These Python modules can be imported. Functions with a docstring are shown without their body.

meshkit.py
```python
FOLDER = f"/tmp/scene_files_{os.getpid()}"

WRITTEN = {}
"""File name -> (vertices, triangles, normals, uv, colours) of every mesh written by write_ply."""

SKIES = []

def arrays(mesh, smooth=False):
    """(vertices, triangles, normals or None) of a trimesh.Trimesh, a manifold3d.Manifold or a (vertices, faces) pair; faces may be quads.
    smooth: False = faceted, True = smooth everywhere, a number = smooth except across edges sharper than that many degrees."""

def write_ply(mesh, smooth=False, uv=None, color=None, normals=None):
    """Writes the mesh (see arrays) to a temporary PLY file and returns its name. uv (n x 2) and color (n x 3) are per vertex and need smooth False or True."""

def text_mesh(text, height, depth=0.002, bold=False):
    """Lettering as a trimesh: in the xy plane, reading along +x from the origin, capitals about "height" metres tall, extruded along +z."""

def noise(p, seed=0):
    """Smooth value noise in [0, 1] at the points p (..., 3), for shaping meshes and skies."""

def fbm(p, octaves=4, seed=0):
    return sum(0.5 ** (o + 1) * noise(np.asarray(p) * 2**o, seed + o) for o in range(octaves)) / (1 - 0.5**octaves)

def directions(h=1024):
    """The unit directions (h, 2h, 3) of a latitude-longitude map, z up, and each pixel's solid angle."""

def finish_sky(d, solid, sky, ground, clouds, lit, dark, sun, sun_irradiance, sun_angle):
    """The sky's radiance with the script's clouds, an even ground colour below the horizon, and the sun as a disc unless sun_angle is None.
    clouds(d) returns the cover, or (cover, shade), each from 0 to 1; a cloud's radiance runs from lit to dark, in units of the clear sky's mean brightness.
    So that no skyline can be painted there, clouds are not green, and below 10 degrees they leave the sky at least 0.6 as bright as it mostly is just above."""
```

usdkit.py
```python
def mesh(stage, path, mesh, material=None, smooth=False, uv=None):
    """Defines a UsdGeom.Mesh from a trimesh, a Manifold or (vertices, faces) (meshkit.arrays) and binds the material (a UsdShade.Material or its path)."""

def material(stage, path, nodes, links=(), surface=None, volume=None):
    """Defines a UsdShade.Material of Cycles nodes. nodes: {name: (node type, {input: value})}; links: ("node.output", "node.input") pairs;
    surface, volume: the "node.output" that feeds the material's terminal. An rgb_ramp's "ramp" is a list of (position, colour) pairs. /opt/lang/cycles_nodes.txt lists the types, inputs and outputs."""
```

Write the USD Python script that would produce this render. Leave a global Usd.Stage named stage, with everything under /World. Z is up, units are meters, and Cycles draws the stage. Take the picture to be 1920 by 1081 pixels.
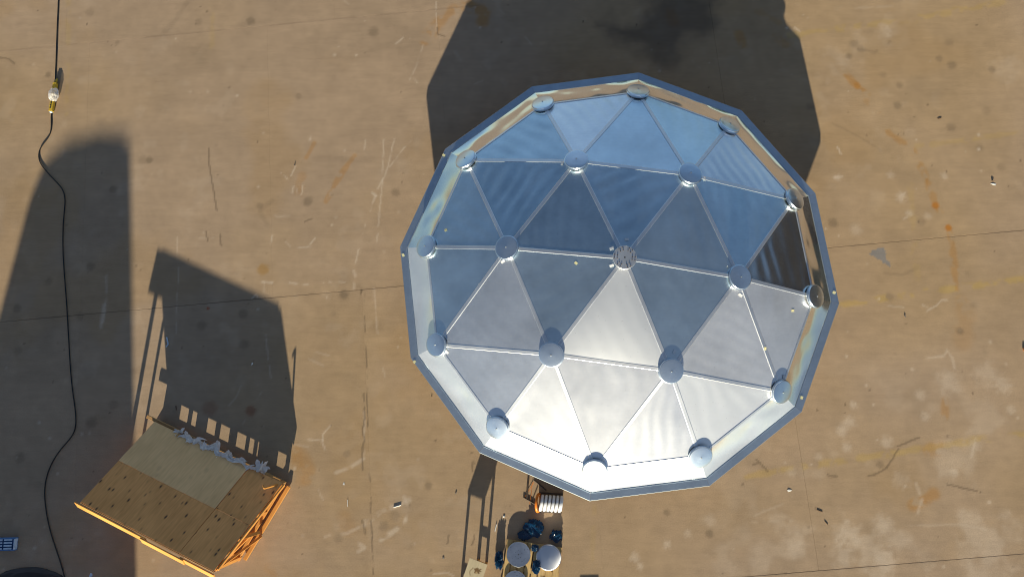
import math, random
import numpy as np, trimesh, usdkit, meshkit
from scipy.spatial import cKDTree
from pxr import Usd, UsdGeom, UsdShade, UsdLux, Gf, Sdf, Vt

stage = Usd.Stage.CreateInMemory()
UsdGeom.SetStageUpAxis(stage, UsdGeom.Tokens.z)
UsdGeom.SetStageMetersPerUnit(stage, 1.0)
UsdGeom.Xform.Define(stage, '/World')
UsdGeom.Scope.Define(stage, '/World/Looks')
random.seed(7)
RNG = np.random.default_rng(7)

# ------------------------------------------------------------------ camera (a drone looking almost straight down)
CAM_H, TILT, ROLL, FPX = 16.5, 0.1899, 0.03309, 1338.1
_cx, _sx, _cz, _sz = math.cos(TILT), math.sin(TILT), math.cos(ROLL), math.sin(ROLL)
R = np.array([[1, 0, 0], [0, _cx, -_sx], [0, _sx, _cx]]) @ np.array([[_cz, 0, _sz], [0, 1, 0], [-_sz, 0, _cz]])
cam = UsdGeom.Camera.Define(stage, '/World/camera')
m = np.eye(4); m[:3, :3] = R.T; m[3, :3] = (0, 0, CAM_H)
cam.AddTransformOp().Set(Gf.Matrix4d(m.tolist()))
cam.CreateHorizontalApertureAttr(36.0)
cam.CreateVerticalApertureAttr(36.0 * 576 / 1024)
cam.CreateFocalLengthAttr(36.0 * FPX / 1920)
cam.CreateClippingRangeAttr(Gf.Vec2f(0.1, 2000))
cam.CreateExposureAttr(1.02)

# ------------------------------------------------------------------ sun and sky
SUN = np.array([-0.32, -4.176, 1.0]); SUN /= np.linalg.norm(SUN)
SUN_EL, SUN_ROT = math.asin(SUN[2]), math.atan2(SUN[0], SUN[1])
sun = UsdLux.DistantLight.Define(stage, '/World/sun')
sun.CreateIntensityAttr(1.25)
sun.CreateAngleAttr(0.55)
sun.CreateNormalizeAttr(True)
sun.CreateColorAttr(Gf.Vec3f(1.0, 0.92, 0.71))
zx = np.cross([0, 0, 1.0], SUN); zx /= np.linalg.norm(zx); zy = np.cross(SUN, zx)
m = np.eye(4); m[0, :3], m[1, :3], m[2, :3] = zx, zy, SUN
m[3, :3] = SUN * 60
sun.AddTransformOp().Set(Gf.Matrix4d(m.tolist()))
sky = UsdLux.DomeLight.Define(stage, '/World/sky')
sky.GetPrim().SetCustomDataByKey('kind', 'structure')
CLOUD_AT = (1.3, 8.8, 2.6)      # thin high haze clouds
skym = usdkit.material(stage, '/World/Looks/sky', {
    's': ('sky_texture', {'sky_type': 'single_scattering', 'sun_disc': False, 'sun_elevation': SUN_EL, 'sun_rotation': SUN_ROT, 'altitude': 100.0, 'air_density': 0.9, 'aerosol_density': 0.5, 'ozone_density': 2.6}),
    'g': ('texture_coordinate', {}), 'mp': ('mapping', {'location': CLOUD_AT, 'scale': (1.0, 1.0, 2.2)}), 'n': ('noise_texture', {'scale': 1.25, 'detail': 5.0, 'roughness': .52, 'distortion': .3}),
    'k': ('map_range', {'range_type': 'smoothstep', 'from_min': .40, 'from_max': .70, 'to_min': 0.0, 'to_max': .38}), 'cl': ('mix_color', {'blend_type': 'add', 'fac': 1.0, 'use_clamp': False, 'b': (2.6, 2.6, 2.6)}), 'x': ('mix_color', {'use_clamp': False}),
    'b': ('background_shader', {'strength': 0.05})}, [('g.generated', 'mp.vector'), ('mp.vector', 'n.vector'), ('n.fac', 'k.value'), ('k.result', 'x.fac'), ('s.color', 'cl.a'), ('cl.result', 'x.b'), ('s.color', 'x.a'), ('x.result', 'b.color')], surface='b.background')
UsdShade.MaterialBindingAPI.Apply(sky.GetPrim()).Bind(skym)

# ------------------------------------------------------------------ helpers
def gnd(p):
    """Points of the ground (z = 0) that a map of measured picture positions stands for."""
    p = np.atleast_2d(np.asarray(p, float))
    k = np.stack([(p[:, 0] - 960) / FPX, -(p[:, 1] - 540.5) / FPX, -np.ones(len(p))], 1) @ R.T
    return (np.array([0, 0, CAM_H]) - k * (CAM_H / k[:, 2:3]))
def at(u, v, z=0.0):
    g = gnd((u, v))[0]; c = np.array([0, 0, CAM_H])
    return c + (g - c) * (1 - z / CAM_H)

USED = {}
def path(name, parent=None):
    base = (parent.GetPath().pathString if parent else '/World') + '/' + name
    n = USED.get(base, 0); USED[base] = n + 1
    return base if n == 0 else f'{base}_{n:03d}'
def tag(o, label=None, cat=None, group=None, kind=None):
    o = o.GetPrim() if hasattr(o, 'GetPrim') else o
    for k, v in (('label', label), ('category', cat), ('group', group), ('kind', kind)):
        if v: o.SetCustomDataByKey(k, v)
    return o
def thing(name, label=None, cat=None, loc=(0, 0, 0), rz=0.0, group=None, kind=None):
    x = UsdGeom.Xform.Define(stage, path(name))
    x.AddTranslateOp().Set(Gf.Vec3d(*map(float, loc)))
    if rz: x.AddRotateZOp().Set(math.degrees(rz))
    return tag(x, label, cat, group, kind)
class MB:
    """Collects faces with uv into one mesh."""
    def __init__(s): s.v, s.f, s.uv, s.n = [], [], [], 0
    def add(s, v, f, uv=None):
        v = np.asarray(v, float); f = np.asarray(f, int)
        if f.shape[1] == 4: f = np.vstack([f[:, [0, 1, 2]], f[:, [0, 2, 3]]])
        s.v.append(v); s.f.append(f + s.n); s.n += len(v)
        s.uv.append(np.zeros((len(v), 2)) if uv is None else np.asarray(uv, float)); return s
    def tm(s, t): return s.add(t.vertices, t.faces)
    def beam(s, p0, p1, w, h, up=(0, 0, 1), ch=0.004):
        """Chamfered bar from p0 to p1, w wide, h high (along up)."""
        p0, p1, up = (np.asarray(q, float) for q in (p0, p1, up))
        d = p1 - p0; L = np.linalg.norm(d); d /= L
        x = np.cross(d, up); x /= np.linalg.norm(x); z = np.cross(x, d)
        a, b = w / 2, h / 2; c = min(ch, a * .4, b * .4)
        prof = [(-a + c, -b), (a - c, -b), (a, -b + c), (a, b - c), (a - c, b), (-a + c, b), (-a, b - c), (-a, -b + c)]
        off = random.random() * 7
        for i in range(8):
            (x0, z0), (x1, z1) = prof[i], prof[(i + 1) % 8]
            q = [p0 + x * x0 + z * z0, p0 + x * x1 + z * z1, p1 + x * x1 + z * z1, p1 + x * x0 + z * z0]
            uu = off + i * .13; ww = math.hypot(x1 - x0, z1 - z0)
            s.add(q, [[0, 1, 2, 3]], [(off, uu), (off, uu + ww), (off + L, uu + ww), (off + L, uu)])
        for p, o in ((p0, 1), (p1, -1)):
            q = [p + x * a_ + z * b_ for a_, b_ in prof][::o]
            s.add(q, [[0, k, k + 1] for k in range(1, 7)], [(off + a_ * 9, off + b_ * .3) for a_, b_ in prof])
        return s
    def build(s, name, mat, parent=None, smooth=False, label=None, cat=None, group=None, kind=None):
        g = usdkit.mesh(stage, path(name, parent), (np.vstack(s.v), np.vstack(s.f)), mat, smooth=smooth, uv=None if smooth not in (False, True) else np.vstack(s.uv))
        return tag(g, label, cat, group, kind)
def obj(name, tmesh, mat, parent=None, smooth=False, label=None, cat=None, group=None, kind=None):
    return tag(usdkit.mesh(stage, path(name, parent), tmesh, mat, smooth=smooth), label, cat, group, kind)
def tube(pts, r, n=8, closed=False):
    """Swept tube along a polyline; r a number or one per point."""
    pts = np.asarray(pts, float); N = len(pts); r = np.broadcast_to(np.asarray(r, float), N)
    if closed: t = np.roll(pts, -1, 0) - np.roll(pts, 1, 0)
    else: t = np.gradient(pts, axis=0)
    t /= np.linalg.norm(t, axis=1, keepdims=True)
    ref = np.array([0, 0, 1.0]) if abs(t[:, 2]).mean() < .8 else np.array([1.0, 0, 0])
    x = np.cross(t, ref); x /= np.linalg.norm(x, axis=1, keepdims=True); y = np.cross(x, t)
    a = np.arange(n) / n * 2 * np.pi
    v = pts[:, None] + r[:, None, None] * (np.cos(a)[None, :, None] * x[:, None] + np.sin(a)[None, :, None] * y[:, None])
    v = v.reshape(-1, 3); f = []
    for i in range(N if closed else N - 1):
        for k in range(n):
            j = (i + 1) % N
            f.append([i * n + k, i * n + (k + 1) % n, j * n + (k + 1) % n, j * n + k])
    f = np.array(f); f = np.vstack([f[:, [0, 2, 1]], f[:, [0, 3, 2]]])
    if not closed:
        v = np.vstack([v, pts[0], pts[-1]]); c0, c1 = len(v) - 2, len(v) - 1
        f = np.vstack([f, [[c0, k, (k + 1) % n] for k in range(n)], [[c1, (N - 1) * n + (k + 1) % n, (N - 1) * n + k] for k in range(n)]])
    return trimesh.Trimesh(v, f, process=False)
def spline(p, n):
    from scipy.interpolate import CubicSpline
    p = np.asarray(p, float); d = np.r_[0, np.cumsum(np.linalg.norm(np.diff(p, axis=0), axis=1))]
    return CubicSpline(d, p)(np.linspace(0, d[-1], n))
def lathe(prof, n=48):
    """Surface of revolution about z from (r, z) pairs, bottom outside first."""
    t = trimesh.creation.revolve(np.asarray(prof, float), sections=n); t.fix_normals(); return t
def frame_of(nrm, ref=(1, 0, 0)):
    z = np.asarray(nrm, float); z = z / np.linalg.norm(z); x = np.cross(np.cross(z, ref), z); x /= np.linalg.norm(x)
    return np.stack([x, np.cross(z, x), z], 1)
def place(t, Rm, p):
    t = t.copy(); t.vertices = t.vertices @ Rm.T + np.asarray(p); return t

# ------------------------------------------------------------------ materials
def mat(name, nodes, links, surface='p.BSDF'): return usdkit.material(stage, '/World/Looks/' + name, nodes, links, surface=surface)
def aluminium(name, rough, var, color=(.80, .82, .84), smudge=.12, bump=0.0, brush=(3, 60, 3), rough2=.45, mixw=.3, tone=0.0):
    return mat(name, {
        'g': ('geometry', {}), 'mp': ('mapping', {'scale': brush}),
        'n1': ('noise_texture', {'scale': 1.3, 'detail': 5.0, 'roughness': .6}), 'n2': ('noise_texture', {'scale': 1.0, 'detail': 3.0}),
        'n3': ('noise_texture', {'scale': 26.0, 'detail': 3.0}), 'sp': ('rgb_ramp', {'ramp': [(0, (1, 1, 1)), (.27, (1, 1, 1)), (.31, (0, 0, 0)), (1, (0, 0, 0))]}),
        'r1': ('map_range', {'from_min': .3, 'from_max': .7, 'to_min': rough - var, 'to_max': rough + var}),
        'r2': ('math', {'math_type': 'multiply_add', 'value2': .02, 'value3': -.01}), 'ra': ('math', {'math_type': 'add', 'use_clamp': True}),
        'c': ('rgb_ramp', {'ramp': [(.25, tuple(c * (1 - smudge) for c in color)), (.65, color)]}),
        'oi': ('object_info', {}), 'ot': ('map_range', {'to_min': 1 - tone, 'to_max': 1.0}), 'om': ('mix_color', {'blend_type': 'multiply', 'fac': 1.0}), 'orr': ('math', {'math_type': 'multiply_add', 'value2': tone * .5, 'value3': -tone * .25}), 'rb': ('math', {'math_type': 'add', 'use_clamp': True}), 'cs': ('mix_color', {'blend_type': 'mix', 'b': tuple(c * .6 for c in color)}), 'sm': ('math', {'math_type': 'multiply', 'value2': .45}),
        'bp': ('bump', {'strength': bump, 'distance': .002}),
        'p': ('principled_bsdf', {'metallic': 1.0}), 'q': ('principled_bsdf', {'metallic': 1.0, 'roughness': rough2}), 'mc': ('mix_closure', {'fac': mixw})},
        [('p.BSDF', 'mc.closure1'), ('q.BSDF', 'mc.closure2'), ('cs.result', 'q.base_color'), ('g.position', 'n1.vector'), ('g.position', 'mp.vector'), ('mp.vector', 'n2.vector'), ('g.position', 'n3.vector'), ('n1.fac', 'r1.value'), ('n2.fac', 'r2.value1'),
         ('r1.result', 'ra.value1'), ('r2.value', 'ra.value2'), ('ra.value', 'rb.value1'), ('oi.random', 'orr.value1'), ('orr.value', 'rb.value2'), ('rb.value', 'p.roughness'), ('oi.random', 'ot.value'), ('ot.result', 'om.b'), ('c.color', 'om.a'), ('n1.fac', 'c.fac'), ('n3.fac', 'sp.fac'), ('sp.color', 'sm.value1'), ('sm.value', 'cs.fac'), ('om.result', 'cs.a'), ('cs.result', 'p.base_color')]
        + ([('n2.fac', 'bp.height'), ('bp.normal', 'p.normal')] if bump else []), 'mc.closure')
M = {}
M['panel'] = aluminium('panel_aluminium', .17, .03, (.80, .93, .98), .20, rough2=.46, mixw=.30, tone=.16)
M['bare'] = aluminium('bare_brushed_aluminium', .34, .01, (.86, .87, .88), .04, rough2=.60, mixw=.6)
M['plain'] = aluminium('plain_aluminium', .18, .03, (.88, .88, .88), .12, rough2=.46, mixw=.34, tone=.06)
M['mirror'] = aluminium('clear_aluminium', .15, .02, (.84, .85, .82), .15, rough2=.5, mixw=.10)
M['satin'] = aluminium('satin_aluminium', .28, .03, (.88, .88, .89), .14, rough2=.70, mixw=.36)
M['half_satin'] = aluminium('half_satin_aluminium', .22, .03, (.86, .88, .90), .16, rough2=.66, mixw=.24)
M['skirt'] = aluminium('skirt_aluminium', .08, .015, (.90, .875, .81), .05, rough2=.75, mixw=.09)  # north and east copy; warm tint puts reflected sunlit ground into the colour
M['skirt_sunlit'] = aluminium('sunlit_skirt_aluminium', .14, .02, (.88, .88, .86), .06, rough2=.75, mixw=.34)  # same metal, brightened copy: sun glare on south and west sheets built in
M['flange'] = aluminium('flange_aluminium', .20, .03, (.76, .86, .94), rough2=.55, mixw=.3, tone=.1)
M['batten'] = aluminium('batten_aluminium', .38, .04, (.84, .85, .86), rough2=.6, mixw=.22)
M['cap'] = aluminium('cap_aluminium', .20, .03, (.82, .90, .95), .06, mixw=.2, tone=.08)
M['top_plate'] = aluminium('top_plate_aluminium', .36, .08, (.84, .85, .86), .25, rough2=.6, mixw=.5)
M['plate'] = aluminium('plate_aluminium', .26, .05, (.66, .68, .72), .25, mixw=.12)
M['steel'] = aluminium('galvanised_steel', .45, .08, (.45, .46, .48), .3)
M['spun'] = mat('spun_aluminium', {'t': ('tangent', {'direction_type': 'radial', 'axis': 'z'}), 'p': ('principled_bsdf', {'metallic': 1.0, 'base_color': (.83, .84, .87), 'roughness': .42, 'anisotropic': .9, 'anisotropic_rotation': .25})}, [('t.tangent', 'p.tangent')])
def flat(name, color, rough=.6, spec=.4, var=.25, scale=9.0, **kw):
    return mat(name, {'g': ('geometry', {}), 'n': ('noise_texture', {'scale': scale, 'detail': 5.0, 'roughness': .65}), 'c': ('rgb_ramp', {'ramp': [(.3, tuple(c * (1 - var) for c in color)), (.7, tuple(min(1, c * (1 + var * .5)) for c in color))]}),
               'p': ('principled_bsdf', {'roughness': rough, 'specular_ior_level': spec, **kw})}, [('g.position', 'n.vector'), ('n.fac', 'c.fac'), ('c.color', 'p.base_color')])
M['rubber'] = flat('black_rubber', (.018, .017, .016), .55)
M['gasket'] = flat('gasket', (.03, .03, .03), .7)
M['yellow'] = flat('yellow_paint', (.55, .36, .03), .45)
M['tape_y'] = flat('yellow_tape', (.72, .66, .36), .6)
M['tape_w'] = flat('white_tape', (.78, .78, .78), .5)
M['dirt_steel'] = flat('dark_steel', (.09, .065, .05), .6, metallic=.3)
M['orange'] = flat('orange_plastic', (.75, .20, .02), .35)
M['white_pl'] = flat('white_plastic', (.78, .79, .82), .4, var=.1)
M['brick'] = flat('orange_brick', (.45, .17, .06), .8, scale=40.)
M['stone'] = flat('grey_stone', (.16, .14, .12), .9, scale=40.)
M['twig'] = flat('brown_twig', (.11, .065, .035), .8)
M['paper'] = flat('white_paper', (.75, .73, .68), .8, var=.1)
M['blue_crate'] = flat('blue_crate', (.06, .17, .38), .4)
M['pale_blue'] = flat('pale_blue_plastic', (.50, .62, .75), .4)
M['tarp'] = flat('black_tarp', (.03, .022, .02), .5)
M['wall'] = flat('brown_cladding', (.07, .05, .032), .7, scale=1.)
M['roof'] = flat('grey_roof', (.12, .12, .12), .6, scale=1.)
M['door'] = flat('dark_door', (.04, .05, .045), .6)
M['bark'] = flat('bark', (.10, .07, .045), .9)
M['hopper'] = flat('hopper_paint', (.30, .33, .36), .5, scale=2.)
M['leaf'] = mat('leaf', {'oi': ('geometry', {}), 'c': ('rgb_ramp', {'ramp': [(0, (.035, .06, .018)), (.6, (.07, .105, .03)), (1, (.11, .14, .045))]}), 'd': ('diffuse_bsdf', {}), 't': ('translucent_bsdf', {}), 'm': ('mix_closure', {'fac': .3})},
                [('oi.random_per_island', 'c.fac'), ('c.color', 'd.color'), ('c.color', 't.color'), ('d.BSDF', 'm.closure1'), ('t.BSDF', 'm.closure2')], 'm.closure')
def wood(name, lo, hi, grain=(2.2, 42), rough=.6, knots=0.0, knot_scale=(6.0, 2.8), bump=.25):
    return mat(name, {
        'tc': ('texture_coordinate', {}), 'mp': ('mapping', {'scale': (grain[0], grain[1], 1)}), 'n': ('noise_texture', {'scale': 1.0, 'detail': 5.0, 'roughness': .6, 'distortion': .4}),
        'n2': ('noise_texture', {'scale': 1.1, 'detail': 3.0}), 'a': ('math', {'math_type': 'multiply_add', 'value2': .55, 'value3': .1}), 'a2': ('math', {'math_type': 'multiply_add', 'value2': .45}),
        'c': ('rgb_ramp', {'ramp': [(.40, lo), (.72, hi)]}),
        'mk': ('mapping', {'scale': (knot_scale[0], knot_scale[1], 1)}), 'wv': ('noise_texture', {'scale': 6.0}), 'v': ('voronoi_texture', {'dimensions': '2D', 'scale': 1.0, 'randomness': .9}),
        'kr': ('rgb_ramp', {'ramp': [(0, (1, 1, 1)), (.05, (.9, .9, .9)), (.09, (.35, .35, .35)), (.17, (0, 0, 0)), (1, (0, 0, 0))]}), 'ks': ('separate_color', {}), 'kt': ('map_range', {'from_min': .22, 'from_max': .7, 'to_min': 0.0, 'to_max': 1.2}), 'k2': ('math', {'math_type': 'multiply', 'use_clamp': True}), 'kd': ('mix_vector', {'fac': .06}), 'km': ('math', {'math_type': 'multiply', 'value2': knots}),
        'mx': ('mix_color', {'b': (.035, .02, .012)}), 'bp': ('bump', {'strength': bump, 'distance': .003}),
        'p': ('principled_bsdf', {'roughness': rough, 'specular_ior_level': .3})},
        [('tc.UV', 'mp.vector'), ('mp.vector', 'n.vector'), ('tc.UV', 'n2.vector'), ('n.fac', 'a.value1'), ('n2.fac', 'a2.value1'), ('a.value', 'a2.value3'), ('a2.value', 'c.fac'), ('c.color', 'mx.a'),
         ('tc.UV', 'mk.vector'), ('mk.vector', 'wv.vector'), ('mk.vector', 'kd.a'), ('wv.color', 'kd.b'), ('kd.result', 'v.vector'), ('v.distance', 'kr.fac'), ('v.color', 'ks.color'), ('ks.r', 'kt.value'), ('kr.color', 'k2.value1'), ('kt.result', 'k2.value2'), ('k2.value', 'km.value1'), ('km.value', 'mx.fac'), ('mx.result', 'p.base_color'), ('n.fac', 'bp.height'), ('bp.normal', 'p.normal')])
M['ply_light'] = wood('plywood_pale', (.54, .315, .13), (.74, .45, .205), (24, 2.6), knots=.12, knot_scale=(2.6, 2.0))
M['ply_knot'] = wood('plywood_knotty', (.46, .20, .055), (.70, .325, .105), (24, 2.6), knots=.9)
M['pine'] = wood('pine_lumber', (.45, .185, .035), (.66, .305, .075))
M['pine_dark'] = wood('weathered_lumber', (.26, .14, .05), (.42, .24, .10))
M['pallet'] = wood('pallet_board', (.42, .26, .09), (.62, .42, .18), knots=.5)
M['film'] = mat('white_film', {'d': ('principled_bsdf', {'base_color': (.93, .88, .82), 'roughness': .35}), 't': ('translucent_bsdf', {'color': (.9, .85, .8)}), 'm': ('mix_closure', {'fac': .25})}, [('d.BSDF', 'm.closure1'), ('t.BSDF', 'm.closure2')], 'm.closure')
M['clear'] = mat('clear_film', {'d': ('principled_bsdf', {'base_color': (.85, .82, .80), 'roughness': .2}), 't': ('transparent_bsdf', {'color': (.9, .9, .9)}), 'm': ('mix_closure', {'fac': .5})}, [('d.BSDF', 'm.closure1'), ('t.BSDF', 'm.closure2')], 'm.closure')
M['blue_film'] = mat('blue_film', {'g': ('geometry', {}), 'n': ('noise_texture', {'scale': 14.0, 'detail': 4.0}), 'c': ('rgb_ramp', {'ramp': [(.3, (.002, .012, .06)), (.7, (.004, .06, .13))]}),
    'd': ('principled_bsdf', {'roughness': .12, 'specular_ior_level': .8}), 't': ('translucent_bsdf', {'color': (.01, .25, .40)}), 'x': ('transparent_bsdf', {'color': (.05, .35, .6)}),
    'm': ('mix_closure', {'fac': .22}), 'm2': ('mix_closure', {'fac': .12})},
    [('g.position', 'n.vector'), ('n.fac', 'c.fac'), ('c.color', 'd.base_color'), ('d.BSDF', 'm.closure1'), ('t.BSDF', 'm.closure2'), ('m.closure', 'm2.closure1'), ('x.BSDF', 'm2.closure2')], 'm2.closure')
def concrete(name, attr):
    n = {'g': ('geometry', {}), 'a': ('attribute', {'attribute': 'stain'}), 'n1': ('noise_texture', {'scale': 38.0, 'detail': 6.0, 'roughness': .7}), 'n2': ('noise_texture', {'scale': 2.3, 'detail': 6.0, 'roughness': .62}),
         'mp': ('mapping', {'rotation': (0, 0, -.09), 'scale': (1.1, 7.0, 1)}), 'n3': ('noise_texture', {'scale': 1.6, 'detail': 4.0, 'roughness': .6}),
         'r1': ('map_range', {'from_min': .25, 'from_max': .75, 'to_min': .80, 'to_max': 1.18}), 'r2': ('map_range', {'from_min': .3, 'from_max': .7, 'to_min': .93, 'to_max': 1.06}), 'r3': ('map_range', {'from_min': .3, 'from_max': .7, 'to_min': .95, 'to_max': 1.05}),
         'm1': ('math', {'math_type': 'multiply'}), 'm2': ('math', {'math_type': 'multiply'}), 'mx': ('mix_color', {'blend_type': 'multiply', 'fac': 1.0, 'a': (.36, .25, .15)}),
         'bp': ('bump', {'strength': .35, 'distance': .004}), 'p': ('principled_bsdf', {'roughness': .85, 'specular_ior_level': .25})}
    l = [('g.position', 'n1.vector'), ('g.position', 'n2.vector'), ('g.position', 'mp.vector'), ('mp.vector', 'n3.vector'), ('n1.fac', 'r1.value'), ('n2.fac', 'r2.value'), ('n3.fac', 'r3.value'), ('r1.result', 'm1.value1'), ('r2.result', 'm1.value2'),
         ('m1.value', 'm2.value1'), ('r3.result', 'm2.value2'), ('m2.value', 'mx.b'), ('mx.result', 'p.base_color'), ('n1.fac', 'bp.height'), ('bp.normal', 'p.normal')]
    if attr: l.append(('a.color', 'mx.a'))
    return mat(name, n, l)
M['slab'] = concrete('concrete_slab', True)
M['far'] = concrete('concrete_far', False)
M['bed'] = flat('joint_bed', (.05, .04, .03), .9)

# ================================================================== GROUND: concrete slabs with recessed joints
TH = math.radians(5.2); CU, SU = math.cos(TH), math.sin(TH)
def to_uv(p): return np.stack([p[:, 0] * CU + p[:, 1] * SU, -p[:, 0] * SU + p[:, 1] * CU], 1)
def to_xy(u, v): return np.stack([u * CU - v * SU, u * SU + v * CU], -1)
ROWS = [(-10.6, -3.57, [-17.6, -10.5, -3.8, 5.9, 11.6, 17.5]), (-3.57, 3.505, [-17.6, -10.58, -3.82, 1.2, 5.82, 11.9, 17.5]),
        (3.505, 10.62, [-17.6, -10.57, -5.95, -1.57, 5.32, 12.1, 17.5]), (10.62, 17.7, [-17.6, -11.2, -4.2, 1.9, 8.6, 17.5])]
def lines(a, b, lo, hi, fine=.034, coarse=.6):
    """Grid lines from a to b, fine between lo and hi."""
    x, out = a, []
    while x < b - 1e-6:
        out.append(x)
        x += fine if lo - fine < x < hi else min(coarse, max(fine, (lo - x) if x < lo else coarse))
    if b - out[-1] < fine * .4: out.pop()
    return np.array(out + [b])
slabs, pts = [], []
for v0, v1, us in ROWS:
    for u0, u1 in zip(us[:-1], us[1:]):
        seen = lambda q: 0.0020 if q in (5.32, 5.82) else .0005
        jv = lambda q: .0045 if q in (-3.57, 3.505) else .0006
        a, b, c, d = u0 + seen(u0), u1 - seen(u1), v0 + jv(v0), v1 - jv(v1)
        U = lines(a + .003, b - .003, -13.6, 13.4); V = lines(c + .003, d - .003, -4.7, 11.9)
        U = np.r_[a, a, U, b, b]; V = np.r_[c, c, V, d, d]
        zu = np.r_[2, 1, np.zeros(len(U) - 4), 1, 2]; zv = np.r_[2, 1, np.zeros(len(V) - 4), 1, 2]
        k = np.maximum(zu[:, None], zv[None]); z = np.choose(k.astype(int), [0., -.001, -.024])
        uu, vv = np.meshgrid(U, V, indexing='ij'); xy = to_xy(uu, vv)
        tone = RNG.uniform(-1, 1)
        slabs.append((len(U), len(V), len(pts) and sum(len(p) for p in pts), tone)); pts.append(np.dstack([xy, z]).reshape(-1, 3))
P3 = np.vstack(pts); P = P3[:, :2]
KD = cKDTree(P)
def nz(scale, seed, octv=4, sx=1.0, sy=1.0):
    q = to_uv(P) * [sx, sy]
    return meshkit.fbm(np.c_[q * scale, np.zeros(len(q))], octv, seed)
def sm(x, a, b): t = np.clip((x - a) / (b - a), 0, 1); return t * t * (3 - 2 * t)
C = np.empty((len(P), 3))
big, med, fin, strk = nz(.22, 1, 4), nz(.9, 2, 5), nz(7., 3, 3), nz(.8, 4, 5, .35, 3.0)
w = sm(big * .75 + .25 * sm(P[:, 0], -9, 3), .38, .68)[:, None]
C[:] = (1 - w) * np.array([.375, .292, .205]) + w * np.array([.375, .282, .172])
C *= (1 + .16 * (med - .5) + .13 * (strk - .5) + .12 * (fin - .5))[:, None]
for (nu, nv, off, tone), p in zip(slabs, pts): C[off:off + len(p)] *= 1 + .02 * tone
def paint(idx, mask, col):
    C[idx] = C[idx] * (1 - mask[:, None]) + np.asarray(col) * mask[:, None]
def spot(px, py, r, col, k, soft=.5, asp=(1, 1), rough=.5):
    """An irregular blotch of radius r metres."""
    g = gnd((px, py))[0][:2]; i = np.array(KD.query_ball_point(g, r * 1.7 * max(asp)), int)
    if not len(i): return
    q = (P[i] - g) / np.array(asp); d = np.linalg.norm(q, axis=1) / r
    d = d + rough * (meshkit.fbm(np.c_[P[i] * 3 / max(r, .1), np.full(len(i), px * .1)], 3, 11) - .5)
    paint(i, k * (1 - sm(d, 1 - soft, 1 + soft * .4)), col)
def stroke(pp, wd, col, k, broken=0.0, wob=.01, seed=0):
    """A streak along measured points, wd metres wide, broken up by noise."""
    g = gnd(pp)[:, :2]; L = np.r_[0, np.cumsum(np.linalg.norm(np.diff(g, axis=0), axis=1))]
    t = np.linspace(0, L[-1], max(3, int(L[-1] / .02)))
    line = np.stack([np.interp(t, L, g[:, j]) for j in (0, 1)], 1)
    line += wob * (np.stack([meshkit.fbm(np.c_[t * 4, t * 0 + seed, t * 0 + j], 3, 5) for j in (0, 1)], 1) - .5) * 4
    kt = cKDTree(line); i = np.unique(np.concatenate([np.array(a, int) for a in KD.query_ball_point(line[:: max(1, int(wd / .03))], wd * 1.8 + .02)] or [np.zeros(0, int)]).astype(int))
    if not len(i): return
    d, j = kt.query(P[i])
    wv = wd * (.55 + .9 * meshkit.fbm(np.c_[t[j] * 5, d * 0 + seed, d * 0], 2, 6)) if wd > .03 else wd
    mk = k * (1 - sm(d / wv, .35, 1.15))
    if broken: mk = mk * sm(meshkit.fbm(np.c_[P[i] * 5, np.full(len(i), seed)], 3, 8), broken - .08, broken + .1)
    paint(i, np.clip(mk, 0, 1), col)
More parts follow.
